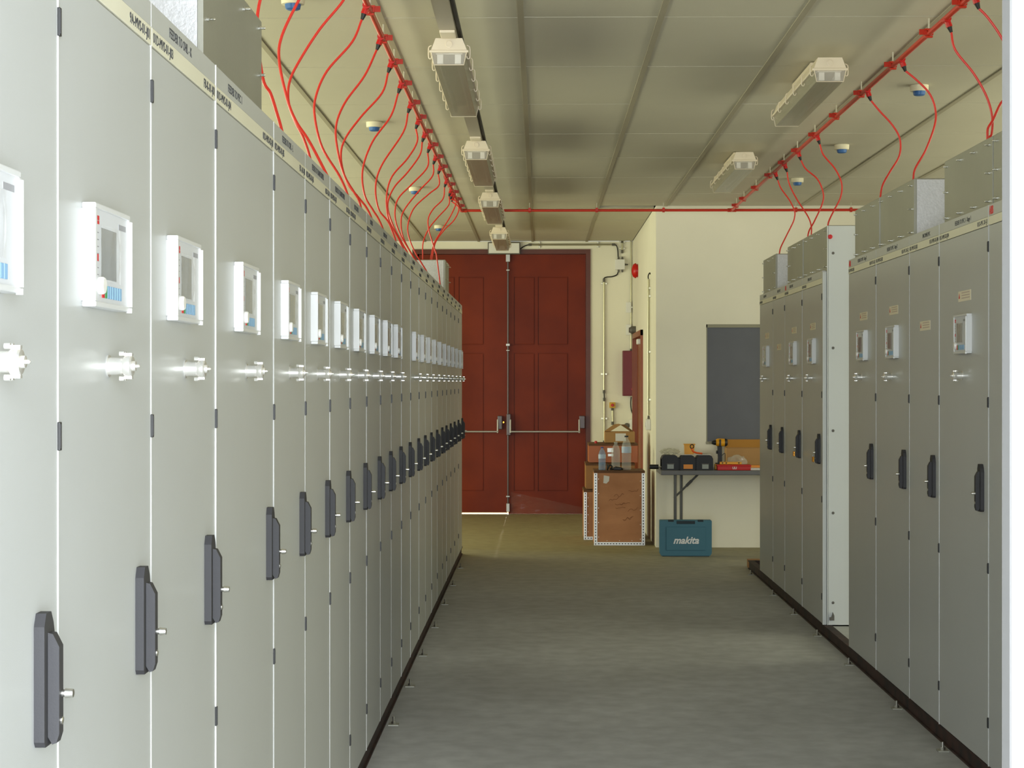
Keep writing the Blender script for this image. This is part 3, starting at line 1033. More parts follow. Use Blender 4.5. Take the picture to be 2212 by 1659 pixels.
LT = [
    (5.75, [(566, 165), (583, 200), (596, 240), (609, 288)]),
    (6.40, [(644, 0), (608, 76), (602, 130), (619, 211), (638, 260), (668, 306), (708, 383)]),
    (7.05, [(741, 0), (690, 62), (646, 130), (625, 174), (622, 217), (636, 260), (655, 298), (671, 350)]),
    (7.68, [(796, 38), (760, 90), (706, 152), (682, 206), (679, 250), (695, 317), (733, 380), (752, 426)]),
    (8.38, [(825, 100), (787, 163), (744, 222), (725, 274), (730, 331), (744, 380), (764, 414), (774, 431), (780, 453)]),
    (9.00, [(852, 152), (825, 200), (779, 252), (744, 301), (736, 342), (749, 393), (774, 426), (791, 448), (803, 474)]),
    (9.64, [(870, 195), (844, 250), (804, 306), (783, 366), (787, 420), (805, 453), (817, 472), (828, 499)]),
    (10.35, [(890, 236), (871, 285), (825, 355), (811, 401), (817, 450), (837, 477), (849, 504), (856, 528)]),
    (11.00, [(911, 273), (901, 306), (880, 342), (847, 380), (835, 420), (837, 465), (846, 489), (861, 516), (873, 543)]),
    (11.60, [(922, 301), (907, 334), (880, 372), (850, 406), (837, 445), (851, 492), (870, 528), (882, 551)]),
    (12.16, [(934, 328), (923, 361), (890, 397), (861, 427), (853, 455), (856, 484), (868, 513), (887, 545), (896, 565)]),
    (12.80, [(945, 354), (934, 380), (905, 412), (873, 453), (866, 480), (871, 513), (892, 554), (908, 577)]),
    (13.40, [(957, 378), (948, 400), (926, 419), (895, 448), (882, 480), (882, 508), (895, 542), (911, 569), (924, 592)]),
    (14.30, [(966, 405), (957, 429), (936, 451), (925, 472), (926, 496), (933, 520), (941, 545), (943, 553)]),
    (15.00, [(978, 422), (969, 443), (945, 470), (926, 494), (914, 523), (913, 553)]),
    (15.25, [(985, 437), (974, 465), (953, 499), (938, 525), (931, 554)]),
    (15.45, [(991, 450), (981, 475), (960, 496), (941, 523), (934, 554)]),
]
for k, (Y, tr) in enumerate(LT):
    st = None
    if k == 0:
        st = [(-0.06, 0, -0.12), (-0.13, 0, -0.3), (-0.165, 0, -0.45)]
    if k == 1:
        st = [(-0.05, 0, -0.12)]
    tube('thin red hanging tube, %s from the near end of the left ceiling pipe' % NUM[k], 'red tubes hanging from the left pipe', Y, 1, tr, st,
         zend=2.59 if k >= 14 else 2.272)
RT = [
    (7.50, [(2130, 42), (2158, 83), (2185, 140), (2180, 200), (2158, 225), (2141, 261), (2130, 280), (2129, 301)]),
    (8.00, [(2042, 76), (2060, 111), (2099, 161), (2127, 211), (2139, 255), (2138, 291), (2131, 303)]),
    (9.00, [(1956, 150), (1980, 178), (2005, 205), (2017, 238), (2016, 272), (1997, 325), (1974, 366), (1970, 390)]),
    (9.94, [(1882, 214), (1897, 241), (1925, 272), (1941, 302), (1940, 338), (1919, 374), (1904, 402), (1899, 430)]),
    (11.75, [(1768, 310), (1777, 336), (1802, 366), (1816, 397), (1814, 427), (1800, 455), (1789, 478), (1786, 493)]),
    (12.6, [(1728, 345), (1739, 366), (1764, 388), (1776, 416), (1775, 440), (1758, 478), (1746, 500), (1743, 517)]),
    (13.3, [(1697, 372), (1703, 397), (1719, 430), (1744, 469), (1751, 491), (1751, 510)]),
    (13.83, [(1671, 390), (1686, 408), (1705, 435), (1715, 457), (1715, 470), (1711, 483), (1697, 511), (1685, 536), (1682, 552)]),
]
for k, (Y, tr) in enumerate(RT):
    tube('thin red hanging tube, %s from the near end of the right ceiling pipe' % NUM[k], 'red tubes hanging from the right pipe', Y, -1, tr, None, zend=2.555)

# ------------------------------------------------------------------ lamps
f = MB()
L = 1.58
f.prism([(-0.082, 0.048), (-0.060, 0.105), (0.060, 0.105), (0.082, 0.048)], 0, L, 'y')
f.box(-0.088, 0.088, -0.004, L + 0.004, 0.040, 0.052, bev=0.003)
ME['housing'] = f.mesh('lamp_housing', 'housing')
# clear tub: thin walls
f = MB()
for s in (-1, 1):
    f.prism([(s * 0.078, 0.042), (s * 0.066, -0.012), (s * 0.063, -0.012), (s * 0.075, 0.042)], 0.003, L - 0.003, 'y')
f.box(-0.066, 0.066, 0.003, L - 0.003, -0.015, -0.012)
ME['diffuser'] = f.mesh('diffuser', 'diffuser')
f = MB()
f.prism([(-0.078, 0.042), (-0.066, -0.015), (0.066, -0.015), (0.078, 0.042)], 0.0, 0.003, 'y')
ME['diffuser_end'] = f.mesh('diffuser_end', 'diffuser_end')
f = MB()
f.sweep([(-0.079, 0, 0.040), (-0.067, 0, -0.015), (0.067, 0, -0.015), (0.079, 0, 0.040)], 0.0022, 6)
ME['diffuser_rim'] = f.mesh('diffuser_rim', 'housing')
ME['lamp_tube'] = MB().cyl((0, 0.05, 0), (0, L - 0.05, 0), 0.013, n=14).mesh('fluorescent_tube', 'tube', True)
ME['lamp_holder'] = MB().box(-0.014, 0.014, 0.018, 0.050, -0.02, 0.022, bev=0.002).mesh('lamp_holder', 'white_plastic')
ME['lamp_tray'] = MB().box(-0.06, 0.06, 0.02, L - 0.02, 0.036, 0.040).mesh('reflector_tray', 'reflector')
f = MB()
f.sweep(smooth_path([(0, 0, 0.078), (0.012, 0, 0.07), (0.014, 0, 0.045), (0.012, 0, 0.022), (0.003, 0, 0.018), (-0.002, 0, 0.030)], 3), 0.0026, 6)
ME['latch'] = f.mesh('latch', 'housing', True)
ME['entry'] = MB().lathe([(0.017, 0), (0.017, 0.004), (0.013, 0.005), (0.013, 0.003), (0.003, 0.003)], (0, 0, 0.078), '-y', 16).mesh('cable_entry', 'housing', True)


def lamp(x, y, ztop, label):
    t = thing('ceiling_lamp', label, 'ceiling lamp', (x, y, ztop - 0.105), 'twin tube ceiling lamps')
    h = put('lamp_housing', ME['housing'], t)
    put('cable_entry', ME['entry'], h)
    d = put('diffuser', ME['diffuser'], t)
    for yy in (0.0, L - 0.003):
        put('diffuser_end', ME['diffuser_end'], d, (0, yy, 0))
        put('diffuser_rim', ME['diffuser_rim'], d, (0, yy, 0))
    put('reflector_tray', ME['lamp_tray'], t)
    for s in (-1, 1):
        put('fluorescent_tube', ME['lamp_tube'], t, (s * 0.040, 0, 0.012))
        put('lamp_holder', ME['lamp_holder'], t, (s * 0.040, -0.006, 0.012))
        for k in range(6):
            yy = 0.03 + k * (L - 0.06) / 5
            put('latch', ME['latch'], t, (s * 0.080, yy, 0), 0 if s > 0 else math.pi)
    return t


XLAMP = -0.41
lamp(XLAMP, 8.1, 3.123, 'nearest twin tube ceiling lamp of the left line, its end glaring white')
lamp(XLAMP, 11.55, 3.123, 'second twin tube ceiling lamp of the left line')
lamp(XLAMP, 14.7, 3.123, 'third twin tube ceiling lamp of the left line')
lamp(XLAMP, 18.0, 3.123, 'farthest twin tube ceiling lamp of the left line, above red door')
lamp(1.447, 9.04, 3.20, 'nearer twin tube ceiling lamp of the right line')
lamp(1.44, 12.75, 3.20, 'farther twin tube ceiling lamp of the right line')
# rail the left lamps hang from
t = thing('lamp_rail', 'grey metal rail carrying the left line of ceiling lamps', 'rail', (XLAMP - 0.0, 4.5, 0))
f = MB()
f.box(-0.036, 0.036, 0, 15.4, 3.165, 3.170)
f.box(-0.036, -0.031, 0, 15.4, 3.170, 3.205)
f.box(0.031, 0.036, 0, 15.4, 3.170, 3.205)
build('rail_channel', f, 'rail', t, (0, 0, -0.035))
build('cable_run', MB().box(0.040, 0.054, 0, 15.4, 3.150, 3.175, bev=0.003), 'cable', t)
for k in range(9):
    build('hanger_rod', MB().cyl((0, 0.5 + k * 1.75, 3.16), (0, 0.5 + k * 1.75, CEIL), 0.005, n=8), 'rail', t, smooth=True)
for yy in (8.1, 11.55, 14.7, 18.0):
    f = MB()
    f.box(-0.034, 0.034, yy - 4.5 - 0.16, yy - 4.5 - 0.02, 3.117, 3.130, bev=0.003)
    build('rail_cap', f, 'housing', t)

# two strips for the right lamps
for yy, lb in ((9.04, 'nearer'), (12.75, 'farther')):
    tag(build('lamp_backing', MB().box(-0.03, 0.03, 0.45, 1.15, 3.20, CEIL - 0.0065, bev=0.003), 'housing', None, (1.447 if yy < 10 else 1.44, yy, 0)),
        'narrow mounting strip between ceiling and %s right lamp' % lb, 'lamp mount')


# smoke detectors
def detector(x, y, label):
    t = thing('smoke_detector', label, 'smoke detector', (x, y, CEIL), 'smoke detectors under the ceiling')
    build('base', MB().lathe([(0.050, -0.034), (0.052, -0.014), (0.052, 0.0)], (0, 0, 0), 'z', 22), 'detector', t, smooth=True)
    build('dust_cover', MB().lathe([(0.024, -0.058), (0.032, -0.054), (0.036, -0.034)], (0, 0, 0), 'z', 22), 'blue', t, smooth=True)


detector(2.15, 10.28, 'smoke detector with blue dust cover, nearest on the right side')
detector(2.14, 12.85, 'smoke detector with blue dust cover, middle one on the right side')
detector(2.125, 14.96, 'smoke detector with blue dust cover, farthest on the right side')
detector(-1.08, 7.87, 'smoke detector at the top picture edge, left side')
detector(-1.075, 11.68, 'smoke detector seen between the red tubes, left side')
detector(-1.084, 15.6, 'smoke detector behind the tubes toward the far end, left side')
detector(-1.09, 19.4, 'smoke detector farthest on the left, above the far box')


# ------------------------------------------------------------------ fittings on the far wall
def wall_box(name, label, cat, a, b, Y, dep, m_, bev=0.004):
    p, q = pt(a[0], a[1], Y), pt(b[0], b[1], Y)
    t = thing(name, label, cat, ((p.x + q.x) / 2, Y, (p.z + q.z) / 2))
    hw_, hh = abs(q.x - p.x) / 2, abs(q.z - p.z) / 2
    build('case', MB().box(-hw_, hw_, -dep, 0, -hh, hh, bev=bev), m_, t)
    return t, hw_, hh


t, a, b = wall_box('exit_light', 'white exit light box with grey rim above the red door', 'exit light', (1054, 524), (1124, 550), YF, 0.07, 'grey_mid')
build('front_plate', MB().box(-a + 0.012, a - 0.012, -0.076, -0.068, -b + 0.012, b - 0.012, bev=0.002), 'white_plastic', t)


def conduit(label, Y, pts, clips=(), off=0.02, axis=None, r=0.011):
    P = [pt(p[0], p[1], Y) for p in pts]
    o = P[0].copy()
    t = thing('conduit', label, 'conduit', tuple(o))
    Q = [q - o + Vector((0, -off, 0)) for q in P]
    f = MB()
    for u, v in zip(Q, Q[1:]):
        f.cyl(u, v, r, n=10)
    build('conduit_pipe', f, 'conduit', t, smooth=True)
    for cpt in (Q[0], Q[-1]):
        dv = (Q[1] - Q[0]).normalized()
        build('coupler', MB().cyl(cpt - dv * 0.02, cpt + dv * 0.02, r + 0.004, n=10), 'grey_mid', t, smooth=True)
    for c in clips:
        q = pt(c[0], c[1], Y) - o + Vector((0, -off, 0))
        vert = abs((Q[1] - Q[0]).z) > abs((Q[1] - Q[0]).x)
        f = MB()
        if vert:
            f.box(q.x - 0.036, q.x + 0.036, q.y + 0.0, off - 0.02 + q.y + 0.02, q.z - 0.010, q.z + 0.010, bev=0.001)
        else:
            f.box(q.x - 0.010, q.x + 0.010, q.y, q.y + off, q.z - 0.036, q.z + 0.036, bev=0.001)
        f.cyl(q - (Q[1] - Q[0]).normalized() * 0.012, q + (Q[1] - Q[0]).normalized() * 0.012, r + 0.004, n=10)
        build('saddle', f, 'conduit', t)
    return t


conduit('horizontal metal conduit above the red door', YF, [(1145, 529), (1325, 529)], [(1165, 529), (1291, 529)])
conduit('short vertical metal conduit above the junction box', YF, [(1343.5, 522), (1343.5, 544)], [(1343.5, 523), (1343.5, 537)])
conduit('upper vertical metal conduit right of the red door', YF, [(1304.5, 606), (1304.5, 846)], [(1304.5, 613), (1304.5, 808)])
conduit('lower vertical metal conduit right of the red door', YF, [(1305, 863), (1305, 955)], [(1305, 904)])
conduit('thin vertical conduit in the corner, left of the pair', YF, [(1362.5, 518), (1362.5, 757)], [], r=0.008)
conduit('vertical conduit in the corner, right of the pair', YF, [(1368.5, 518), (1368.5, 757)], [(1368.5, 664), (1368.5, 712)], r=0.012)


def cable(label, Y, pts, off=0.02, r=0.007):
    P = [pt(p[0], p[1], Y) + Vector((0, -off, 0)) for p in pts]
    o = P[0].copy()
    f = MB().sweep(smooth_path([p - o for p in P]), r, 8)
    return tag(build('cable', f, 'cable', None, tuple(o), True), label, 'cable')


cable('short black cable between exit light and horizontal conduit', YF, [(1124, 538), (1131, 533), (1138, 530), (1145, 529)])
cable('black cable from horizontal conduit down to junction box', YF, [(1325, 529), (1331, 531), (1334, 540), (1335, 556)])
cable('black cable from junction box to upper vertical conduit', YF, [(1335, 588), (1332, 594), (1322, 598), (1310, 599), (1304.5, 602), (1304.5, 608)])
cable('short black cable joining upper and lower vertical conduits', YF, [(1304.5, 846), (1305, 855), (1305, 863)])
cable('black cable hanging below the dark red panel', YF, [(1363, 857), (1362, 872), (1364, 888), (1369, 898)])
t, a, b = wall_box('junction_box', 'pale square junction box with cable glands right of the red door', 'junction box', (1328.5, 561), (1349, 583), YF, 0.06, 'white_plastic')
for sx_, sz_ in ((-0.3, 1), (0.5, 1), (-0.3, -1), (0.5, -1)):
    build('gland', MB().cyl((sx_ * a, -0.03, sz_ * b), (sx_ * a, -0.03, sz_ * (b + 0.032)), 0.013, 0.011, n=10), 'grey_mid', t, smooth=True)
build('gland', MB().cyl((a, -0.03, 0), (a + 0.04, -0.03, 0), 0.013, 0.008, n=10), 'grey_mid', t, smooth=True)
wall_box('wall_socket', 'upper small white box beside the corner conduits', 'socket box', (1352, 653), (1363, 676), YF, 0.04, 'white_plastic')
wall_box('wall_socket', 'lower small white box beside the corner conduits', 'socket box', (1352, 701), (1363, 724), YF, 0.04, 'white_plastic')
t, a, b = wall_box('fire_panel', 'dark red upright panel box on the wall beside the brown doorway', 'fire panel', (1344, 758), (1370, 855), YF, 0.12, 'red_dark')
build('panel_door', MB().box(-a + 0.008, a - 0.008, -0.128, -0.118, -b + 0.012, b - 0.012, bev=0.002), 'red_dark', t)
build('panel_lock', MB().lathe([(0.012, 0), (0.012, 0.012)], (a - 0.03, -0.128, -b + 0.08), '-y', 10), 'bell', t, smooth=True)
t, a, b = wall_box('call_point', 'yellow emergency stop box with a red button', 'emergency stop', (1316, 869), (1329, 881), YF, 0.05, 'yellow_point')
build('button', MB().lathe([(0.018, 0), (0.018, 0.015), (0.012, 0.022)], (0, -0.05, 0), '-y', 14), 'bell', t, smooth=True)
conduit('short flexible conduit below the yellow emergency stop', YF, [(1322.5, 883), (1323, 914)], [], r=0.012)
t, a, b = wall_box('outlet_box', 'white rounded wall box beside brown doorway, above the crates', 'wall box', (1359, 905), (1371, 940), YF, 0.06, 'white_plastic', 0.012)
build('plug', MB().lathe([(0.03, 0), (0.03, 0.04), (0.018, 0.055)], (-a - 0.03, -0.02, 0.02), '-y', 14), 'grey_mid', t, smooth=True)

# on the side wall of the alcove (looks to -x)
t = thing('alarm_bell', 'red round alarm bell on the alcove side wall', 'alarm bell', (XS, 20.45, EYE + 240 / F * 20.45))
build('bell_base', MB().lathe([(0.075, 0), (0.075, 0.022)], (0, 0, 0), '-x', 24), 'bell', t, smooth=True)
build('bell_dome', MB().lathe([(0.085, 0.02), (0.085, 0.032), (0.07, 0.055), (0.04, 0.068), (0.01, 0.072)], (0, 0, 0), '-x', 24), 'bell', t, smooth=True)
YC = 18.1
t = thing('conduit', 'tall metal conduit on the alcove side wall ending at a switch box', 'conduit', (XS - 0.02, YC, 0))
zt, zb = EYE + 222 / F * YC, EYE - 72 / F * YC
build('conduit_pipe', MB().cyl((0, 0, zb), (0, 0, zt), 0.012, n=10), 'conduit', t, smooth=True)
for zz in (623, 640, 760, 863):
    q = EYE - (zz - 825) / F * YC
    build('saddle', MB().box(0, 0.02, -0.04, 0.04, q - 0.01, q + 0.01, bev=0.001).cyl((0, 0, q - 0.012), (0, 0, q + 0.012), 0.016, n=10), 'conduit', t)
build('cable_tail', MB().sweep(smooth_path([(0, 0, zt - 0.02), (-0.004, 0, zt + 0.03), (0.01, 0, zt + 0.06), (0.02, 0.02, zt + 0.05)]), 0.006, 8), 'cable', t, smooth=True)
z = EYE - (917 - 825) / F * YC
t = thing('switch_box', 'pale switch box at the foot of the side wall conduit', 'switch box', (XS, YC, z))
build('case', MB().box(-0.05, 0, -0.05, 0.05, -0.055, 0.055, bev=0.008), 'white_plastic', t)
build('gland', MB().cyl((-0.02, 0, 0.055), (-0.02, 0, 0.09), 0.014, 0.010, n=10), 'grey_mid', t, smooth=True)
build('toggle', MB().box(-0.058, -0.05, -0.012, 0.012, -0.02, 0.02, bev=0.002), 'white_plastic', t)
z = EYE + 112 / F * 20.9
t = thing('wall_lamp', 'small round fitting on the side wall above the brown doorway', 'wall fitting', (XS, 20.9, z))
build('fitting', MB().lathe([(0.045, 0), (0.045, 0.05), (0.03, 0.07), (0.03, 0.08)], (0, 0, 0), '-x', 16), 'grey_mid', t, smooth=True)


# ------------------------------------------------------------------ crates and what stands on them
def perforated(y, x0, x1, z0, z1, vertical):
    """an aluminium angle face with dark slots, on the plane y (faces -y)"""
    f = MB()
    f.box(x0, x1, y - 0.004, y, z0, z1, bev=0.001)
    g = MB()
    n = int(((z1 - z0) if vertical else (x1 - x0)) / 0.027)
    for k in range(n):
        if vertical:
            zc = z0 + (k + 0.5) * (z1 - z0) / n
            xc = (x0 + x1) / 2
            g.box(xc - 0.0042, xc + 0.0042, y - 0.0052, y - 0.0035, zc - 0.008, zc + 0.008)
        else:
            xc = x0 + (k + 0.5) * (x1 - x0) / n
            zc = (z0 + z1) / 2
            g.box(xc - 0.008, xc + 0.008, y - 0.0052, y - 0.0035, zc - 0.0042, zc + 0.0042)
    return f, g


def crate(label, x0, x1, y0, y1, z0, z1, bands=True, wood='ply', paper_=False, scribble=False, group='wooden crates by the side wall'):
    t = thing('wooden_crate', label, 'crate', ((x0 + x1) / 2, y0, z0), group)
    a = (x1 - x0) / 2
    h = z1 - z0
    build('crate_body', MB().box(-a + 0.003, a - 0.003, 0.003, y1 - y0, 0.004, h - 0.02), wood, t)
    build('lid', MB().box(-a, a, 0, y1 - y0, h - 0.022, h, bev=0.002), 'ply_top', t)
    if bands:
        bw = 0.032
        for (u0, u1, w0, w1, vv) in ((-a, -a + bw, 0, h - 0.024, True), (a - bw, a, 0, h - 0.024, True), (-a + bw, a - bw, 0, bw, False)):
            f, g = perforated(0.0, u0, u1, w0, w1, vv)
            o = build('metal_edge', f, 'alu', t)
            s = build('slot_row', g, 'slot', o)
            s['kind'] = 'stuff'
        sc_ = MB().lathe([(0.004, 0), (0.003, 0.002)], (0, 0, 0), '-y', 8).mesh('screw', 'steel')
        for k in range(5):
            put('screw', sc_, t, (-a + bw + 0.012, 0.002, 0.08 + k * (h - 0.16) / 4))
            put('screw', sc_, t, (a - bw - 0.012, 0.002, 0.06 + k * (h - 0.16) / 4))
        for k in range(3):
            put('screw', sc_, t, (-0.12 + k * 0.12, 0.002, bw + 0.014))
    if paper_:
        f = MB()
        f.prism([(-a + 0.09, h - 0.12), (-a + 0.12, h - 0.125), (-a + 0.145, h - 0.10), (-a + 0.15, h - 0.055), (-a + 0.095, h - 0.045)], 0.0005, 0.003, 'y')
        build('torn_paper', f, 'paper', t)
    if scribble:
        f = MB()
        r_ = random.Random(11)
        for k in range(9):
            bx, bz = r_.uniform(-a + 0.10, a - 0.16), 0.22 + r_.random() * (h - 0.42)
            P = [(bx + i * 0.016, 0.0015, bz + i * 0.003 + r_.uniform(-0.014, 0.014)) for i in range(7)]
            f.sweep(smooth_path(P, 3), 0.0016, 4)
        build('faded_handwriting', f, mat('faded_marker', (140, 90, 58), 0.8), t)
    return t


g_ = 17.46 / F
crate('large plywood crate with perforated metal edges, front of the stack', (1283 - 1167) * g_, (1393 - 1167) * g_, 17.46, 17.92, 0.0, 0.722, True, 'ply', True, True)
crate('lower plywood crate with metal edges, behind the large one at left', 0.435, 0.93, 18.08, 18.6, 0.0, 0.50, True)
crate('middle brown wooden box of the rear stack', 0.455, 0.95, 18.10, 18.6, 0.503, 0.765, False, 'box_wood')
t = crate('top reddish brown wooden box of the rear stack', 0.485, 0.98, 18.12, 18.6, 0.768, 0.962, False, 'case_wood')
for xx in (-0.03,):
    f = MB()
    f.box(xx - 0.03, xx + 0.03, -0.006, 0.003, 0.105, 0.150, bev=0.002)
    f.box(xx - 0.024, xx + 0.03, -0.008, 0.003, 0.065, 0.092, bev=0.002)
    build('latch', f, 'alu', t)
tag(build('bottle_cap_red', MB().lathe([(0.014, 0), (0.014, 0.02), (0.008, 0.024)], (0.56, 18.2, 0.962), 'z', 12), 'red_plastic', None, (0, 0, 0), True), 'small red cap lying on the top box of the rear stack', 'cap')

# cardboard carton with open flaps
Yc = 18.2
p, q = pt(1307, 933, Yc), pt(1371, 962, Yc)
t = thing('cardboard_box', 'open cardboard box with white label on top of the rear stack', 'cardboard box', ((p.x + q.x) / 2, Yc, 0.964))
a = (q.x - p.x) / 2
hh = p.z - 0.964
f = MB()
f.box(-a, a, 0, 0.005, 0, hh)
f.box(-a, a, 0.28, 0.285, 0, hh)
f.box(-a, -a + 0.005, 0.005, 0.28, 0, hh)
f.box(a - 0.005, a, 0.005, 0.28, 0, hh)
f.box(-a, a, 0, 0.285, 0, 0.004)
build('carton_walls', f, 'carton', t)
f = MB()
f.prism([(-a, hh), (-a + 0.065, hh), (-a + 0.175, hh + 0.068), (-a + 0.150, hh + 0.076), (-a + 0.10, hh + 0.070)], 0.270, 0.275, 'y')
build('flap', f, 'carton', t)
f = MB()
f.prism([(a, hh), (a - 0.035, hh), (a - 0.135, hh + 0.068), (a - 0.09, hh + 0.070)], 0.262, 0.267, 'y')
build('flap', f, 'carton_dark', t)
build('label', MB().box(-0.045, 0.06, -0.0015, 0.0, 0.02, hh - 0.015), 'paper', t)

# bottles
CT = 0.722


def bottle(label, pxx, Y, h, r, m_, cap, band=True, ridges=True, parent_z=CT):
    x = (pxx - 1167) / F * Y
    t = thing('plastic_bottle', label, 'bottle', (x, Y, parent_z), 'plastic bottles on the large crate')
    pr = [(r * 0.8, 0), (r, 0.008)]
    nseg = 9
    for k in range(nseg):
        z_ = 0.012 + (h * 0.62) * k / nseg
        pr += [(r, z_), (r * (0.95 if ridges else 1), z_ + h * 0.035)]
    pr += [(r, h * 0.66), (r * 0.9, h * 0.74), (r * 0.6, h * 0.86), (r * 0.34, h * 0.91), (r * 0.34, h * 0.96)]
    build('bottle_body', MB().lathe(pr, (0, 0, 0), 'z', 20), m_, t, smooth=True)
    build('bottle_cap', MB().lathe([(r * 0.42, h * 0.955), (r * 0.42, h)], (0, 0, 0), 'z', 14), cap, t, smooth=True)
    if band:
        build('bottle_label', MB().lathe([(r * 1.01, h * 0.50), (r * 1.01, h * 0.68)], (0, 0, 0), 'z', 20), 'bottle_label', t, smooth=True)
    return t


bottle('large clear plastic bottle with pale label and dark cap, right on large crate', 1353, 17.60, 0.335, 0.047, 'pet', 'black')
bottle('blue tinted plastic bottle, left on large crate', 1300.5, 17.58, 0.225, 0.036, 'pet_blue', 'cap_blue')
bottle('tall clear bottle between the two others on large crate', 1330, 17.72, 0.27, 0.043, 'pet', 'pet', band=False, ridges=False)
# coil of dark cable and plug lying on the crate
x0 = (1318 - 1167) / F * 17.55
t = thing('cable_bundle', 'black cable bundle lying on the large crate between the bottles', 'cable', (x0, 17.55, CT))
f = MB()
f.sweep(smooth_path([(-0.02, 0, 0.02), (0.0, 0.02, 0.05), (0.02, 0.0, 0.03), (0.0, -0.01, 0.012), (0.04, 0, 0.012), (0.08, 0.02, 0.012), (0.12, -0.01, 0.012), (0.10, 0.03, 0.02), (0.05, 0.03, 0.03)], 5), 0.008, 8)
build('cable_coil', f, 'black', t, smooth=True)
build('plug', MB().box(0.03, 0.11, -0.02, 0.012, 0.002, 0.03, bev=0.006), 'black', t)
t = thing('cable_spool', 'black round spool standing beside the blue bottle', 'spool', (x0 - 0.02, 17.49, CT))
build('spool_disc', MB().lathe([(0.02, 0), (0.034, 0.004), (0.034, 0.012), (0.02, 0.016)], (0, 0, 0.034), '-x', 18), 'black', t, smooth=True)

# ------------------------------------------------------------------ table and tools
TY0, TY1, TZ = 16.52, 17.18, 0.77
tx0, tx1 = 1.104, 2.70
t = thing('folding_table', 'grey folding table against the cream wall, partly behind cabinets', 'table', (tx0, TY0, 0))
build('tabletop', MB().box(0, tx1 - tx0, 0, TY1 - TY0, TZ - 0.042, TZ, bev=0.006), 'table', t)
for xx in (0.135, 1.45):
    for yy in (0.08, 0.56):
        build('leg', MB().cyl((xx + (0.0 if yy < 0.3 else 0.092), yy, 0), (xx + (0.0 if yy < 0.3 else 0.092), yy, TZ - 0.04), 0.0145, n=12), 'table_leg', t, smooth=True)
    build('leg_crossbar', MB().cyl((xx, 0.08, 0.12), (xx + 0.092, 0.56, 0.12), 0.011, n=10), 'table_leg', t, smooth=True)
    sg = 1 if xx < 1 else -1
    build('brace', MB().cyl((xx + 0.005 * sg, 0.3, 0.50), (xx + 0.24 * sg, 0.3, TZ - 0.04), 0.010, n=10).cyl((xx + 0.12 * sg, 0.3, 0.612), (xx + 0.17 * sg, 0.3, 0.662), 0.014, n=10), 'table_leg', t, smooth=True)

# teal power tool case standing on the floor
Yk = 16.36
k_ = Yk / F
kx = lambda q_: (q_ - 1167) * k_
t = thing('tool_case', 'teal plastic power tool case lettered makita, on floor under table', 'tool case', (kx(1481), Yk, 0))
a = (1537 - 1425) / 2 * k_
hh = (1201 - 1123) * k_
f = MB()
f.prism([(-a * 0.94, 0.006), (a * 0.94, 0.006), (a, 0.03), (a, hh - 0.006), (a - 0.006, hh), (-a + 0.006, hh), (-a, hh - 0.006), (-a, 0.03)], 0.0, 0.052, 'y')
front = build('case_half', f, 'teal', t)
f = MB()
f.prism([(-a * 0.94, 0.006), (a * 0.94, 0.006), (a, 0.03), (a, hh - 0.006), (a - 0.006, hh), (-a + 0.006, hh), (-a, hh - 0.006), (-a, 0.03)], 0.056, 0.11, 'y')
build('case_half', f, 'teal', t)
build('raised_panel', MB().box(-a * 0.76, a * 0.76, -0.006, 0.001, 0.055, hh - 0.058, bev=0.004), 'teal', front)
build('hinge_strip', MB().box(-a * 0.9, a * 0.9, 0.004, 0.106, 0.0, 0.010), 'teal_dark', t)
build('carry_handle', MB().box(-a * 0.36, a * 0.36, -0.002, 0.054, hh - 0.034, hh - 0.004, bev=0.004), 'teal_dark', t)
for s in (-1, 1):
    build('latch', MB().box(s * a * 0.57 - 0.026, s * a * 0.57 + 0.026, -0.002, 0.06, hh - 0.014, hh + 0.002, bev=0.003), 'teal_dark', t)
lt = put('logo_lettering', text_mesh('makita', 0.088, 'white_ink', 'CENTER', 'y', 0.98, 0.32, 0.0008, 0.0026), front, (0.0, -0.0065, 0.118))
front['label'] = 'front half with white lettering'

ty = lambda Y: Y / F


def tp(q_, r_, Y):
    return pt(q_, r_, Y)


# black tool organiser with three bays
Yb = 16.60
t = thing('tool_organiser', 'black plastic case with three front labels on the grey table', 'tool case', ((1484 - 1167) / F * Yb, Yb, TZ))
kb = Yb / F
for cx_, wd in ((-37, 30), (1, 26), (38, 30)):
    c0, c1 = (cx_ - wd / 2 - 3) * kb, (cx_ + wd / 2 + 3) * kb
    f = MB()
    f.prism([(c0, 0), (c1, 0), (c1, 0.10), (c1 - 0.012, 0.128), (c1 - 0.03, 0.136), (c0 + 0.03, 0.136), (c0 + 0.012, 0.128), (c0, 0.10)], 0, 0.19, 'y')
    o = build('case_bay', f, 'black_rough', t)
    lab_m = 'orange_label' if cx_ == 1 else 'grey_label'
    lw = 10 if cx_ == 1 else 7
    lb = build('front_label', MB().box((cx_ - lw + 1) * kb, (cx_ + lw + 1) * kb, -0.004, 0.001, 0.012, 0.052, bev=0.001), lab_m, o)
    if cx_ != 1:
        build('label_latch', MB().box((cx_ - 7) * kb, (cx_ + 9) * kb, -0.006, 0.001, 0.054, 0.060), 'grey_mid', o)
    lb['label'] = 'orange label' if cx_ == 1 else 'grey label'
build('case_spine', MB().box(-55 * kb, 56 * kb, 0.012, 0.185, 0.0, 0.112, bev=0.006), 'black_rough', t)
t = thing('hand_tool', 'black round grip of a tool sticking out over the left table end', 'tool', ((1412 - 1167) / F * 16.62, 16.62, TZ))
build('grip', MB().cyl((-0.038, 0.03, 0.028), (0.045, 0.03, 0.028), 0.022, n=14), 'black', t, smooth=True)
build('shaft', MB().cyl((0.04, 0.03, 0.028), (0.075, 0.03, 0.026), 0.009, n=10), 'steel', t, smooth=True)


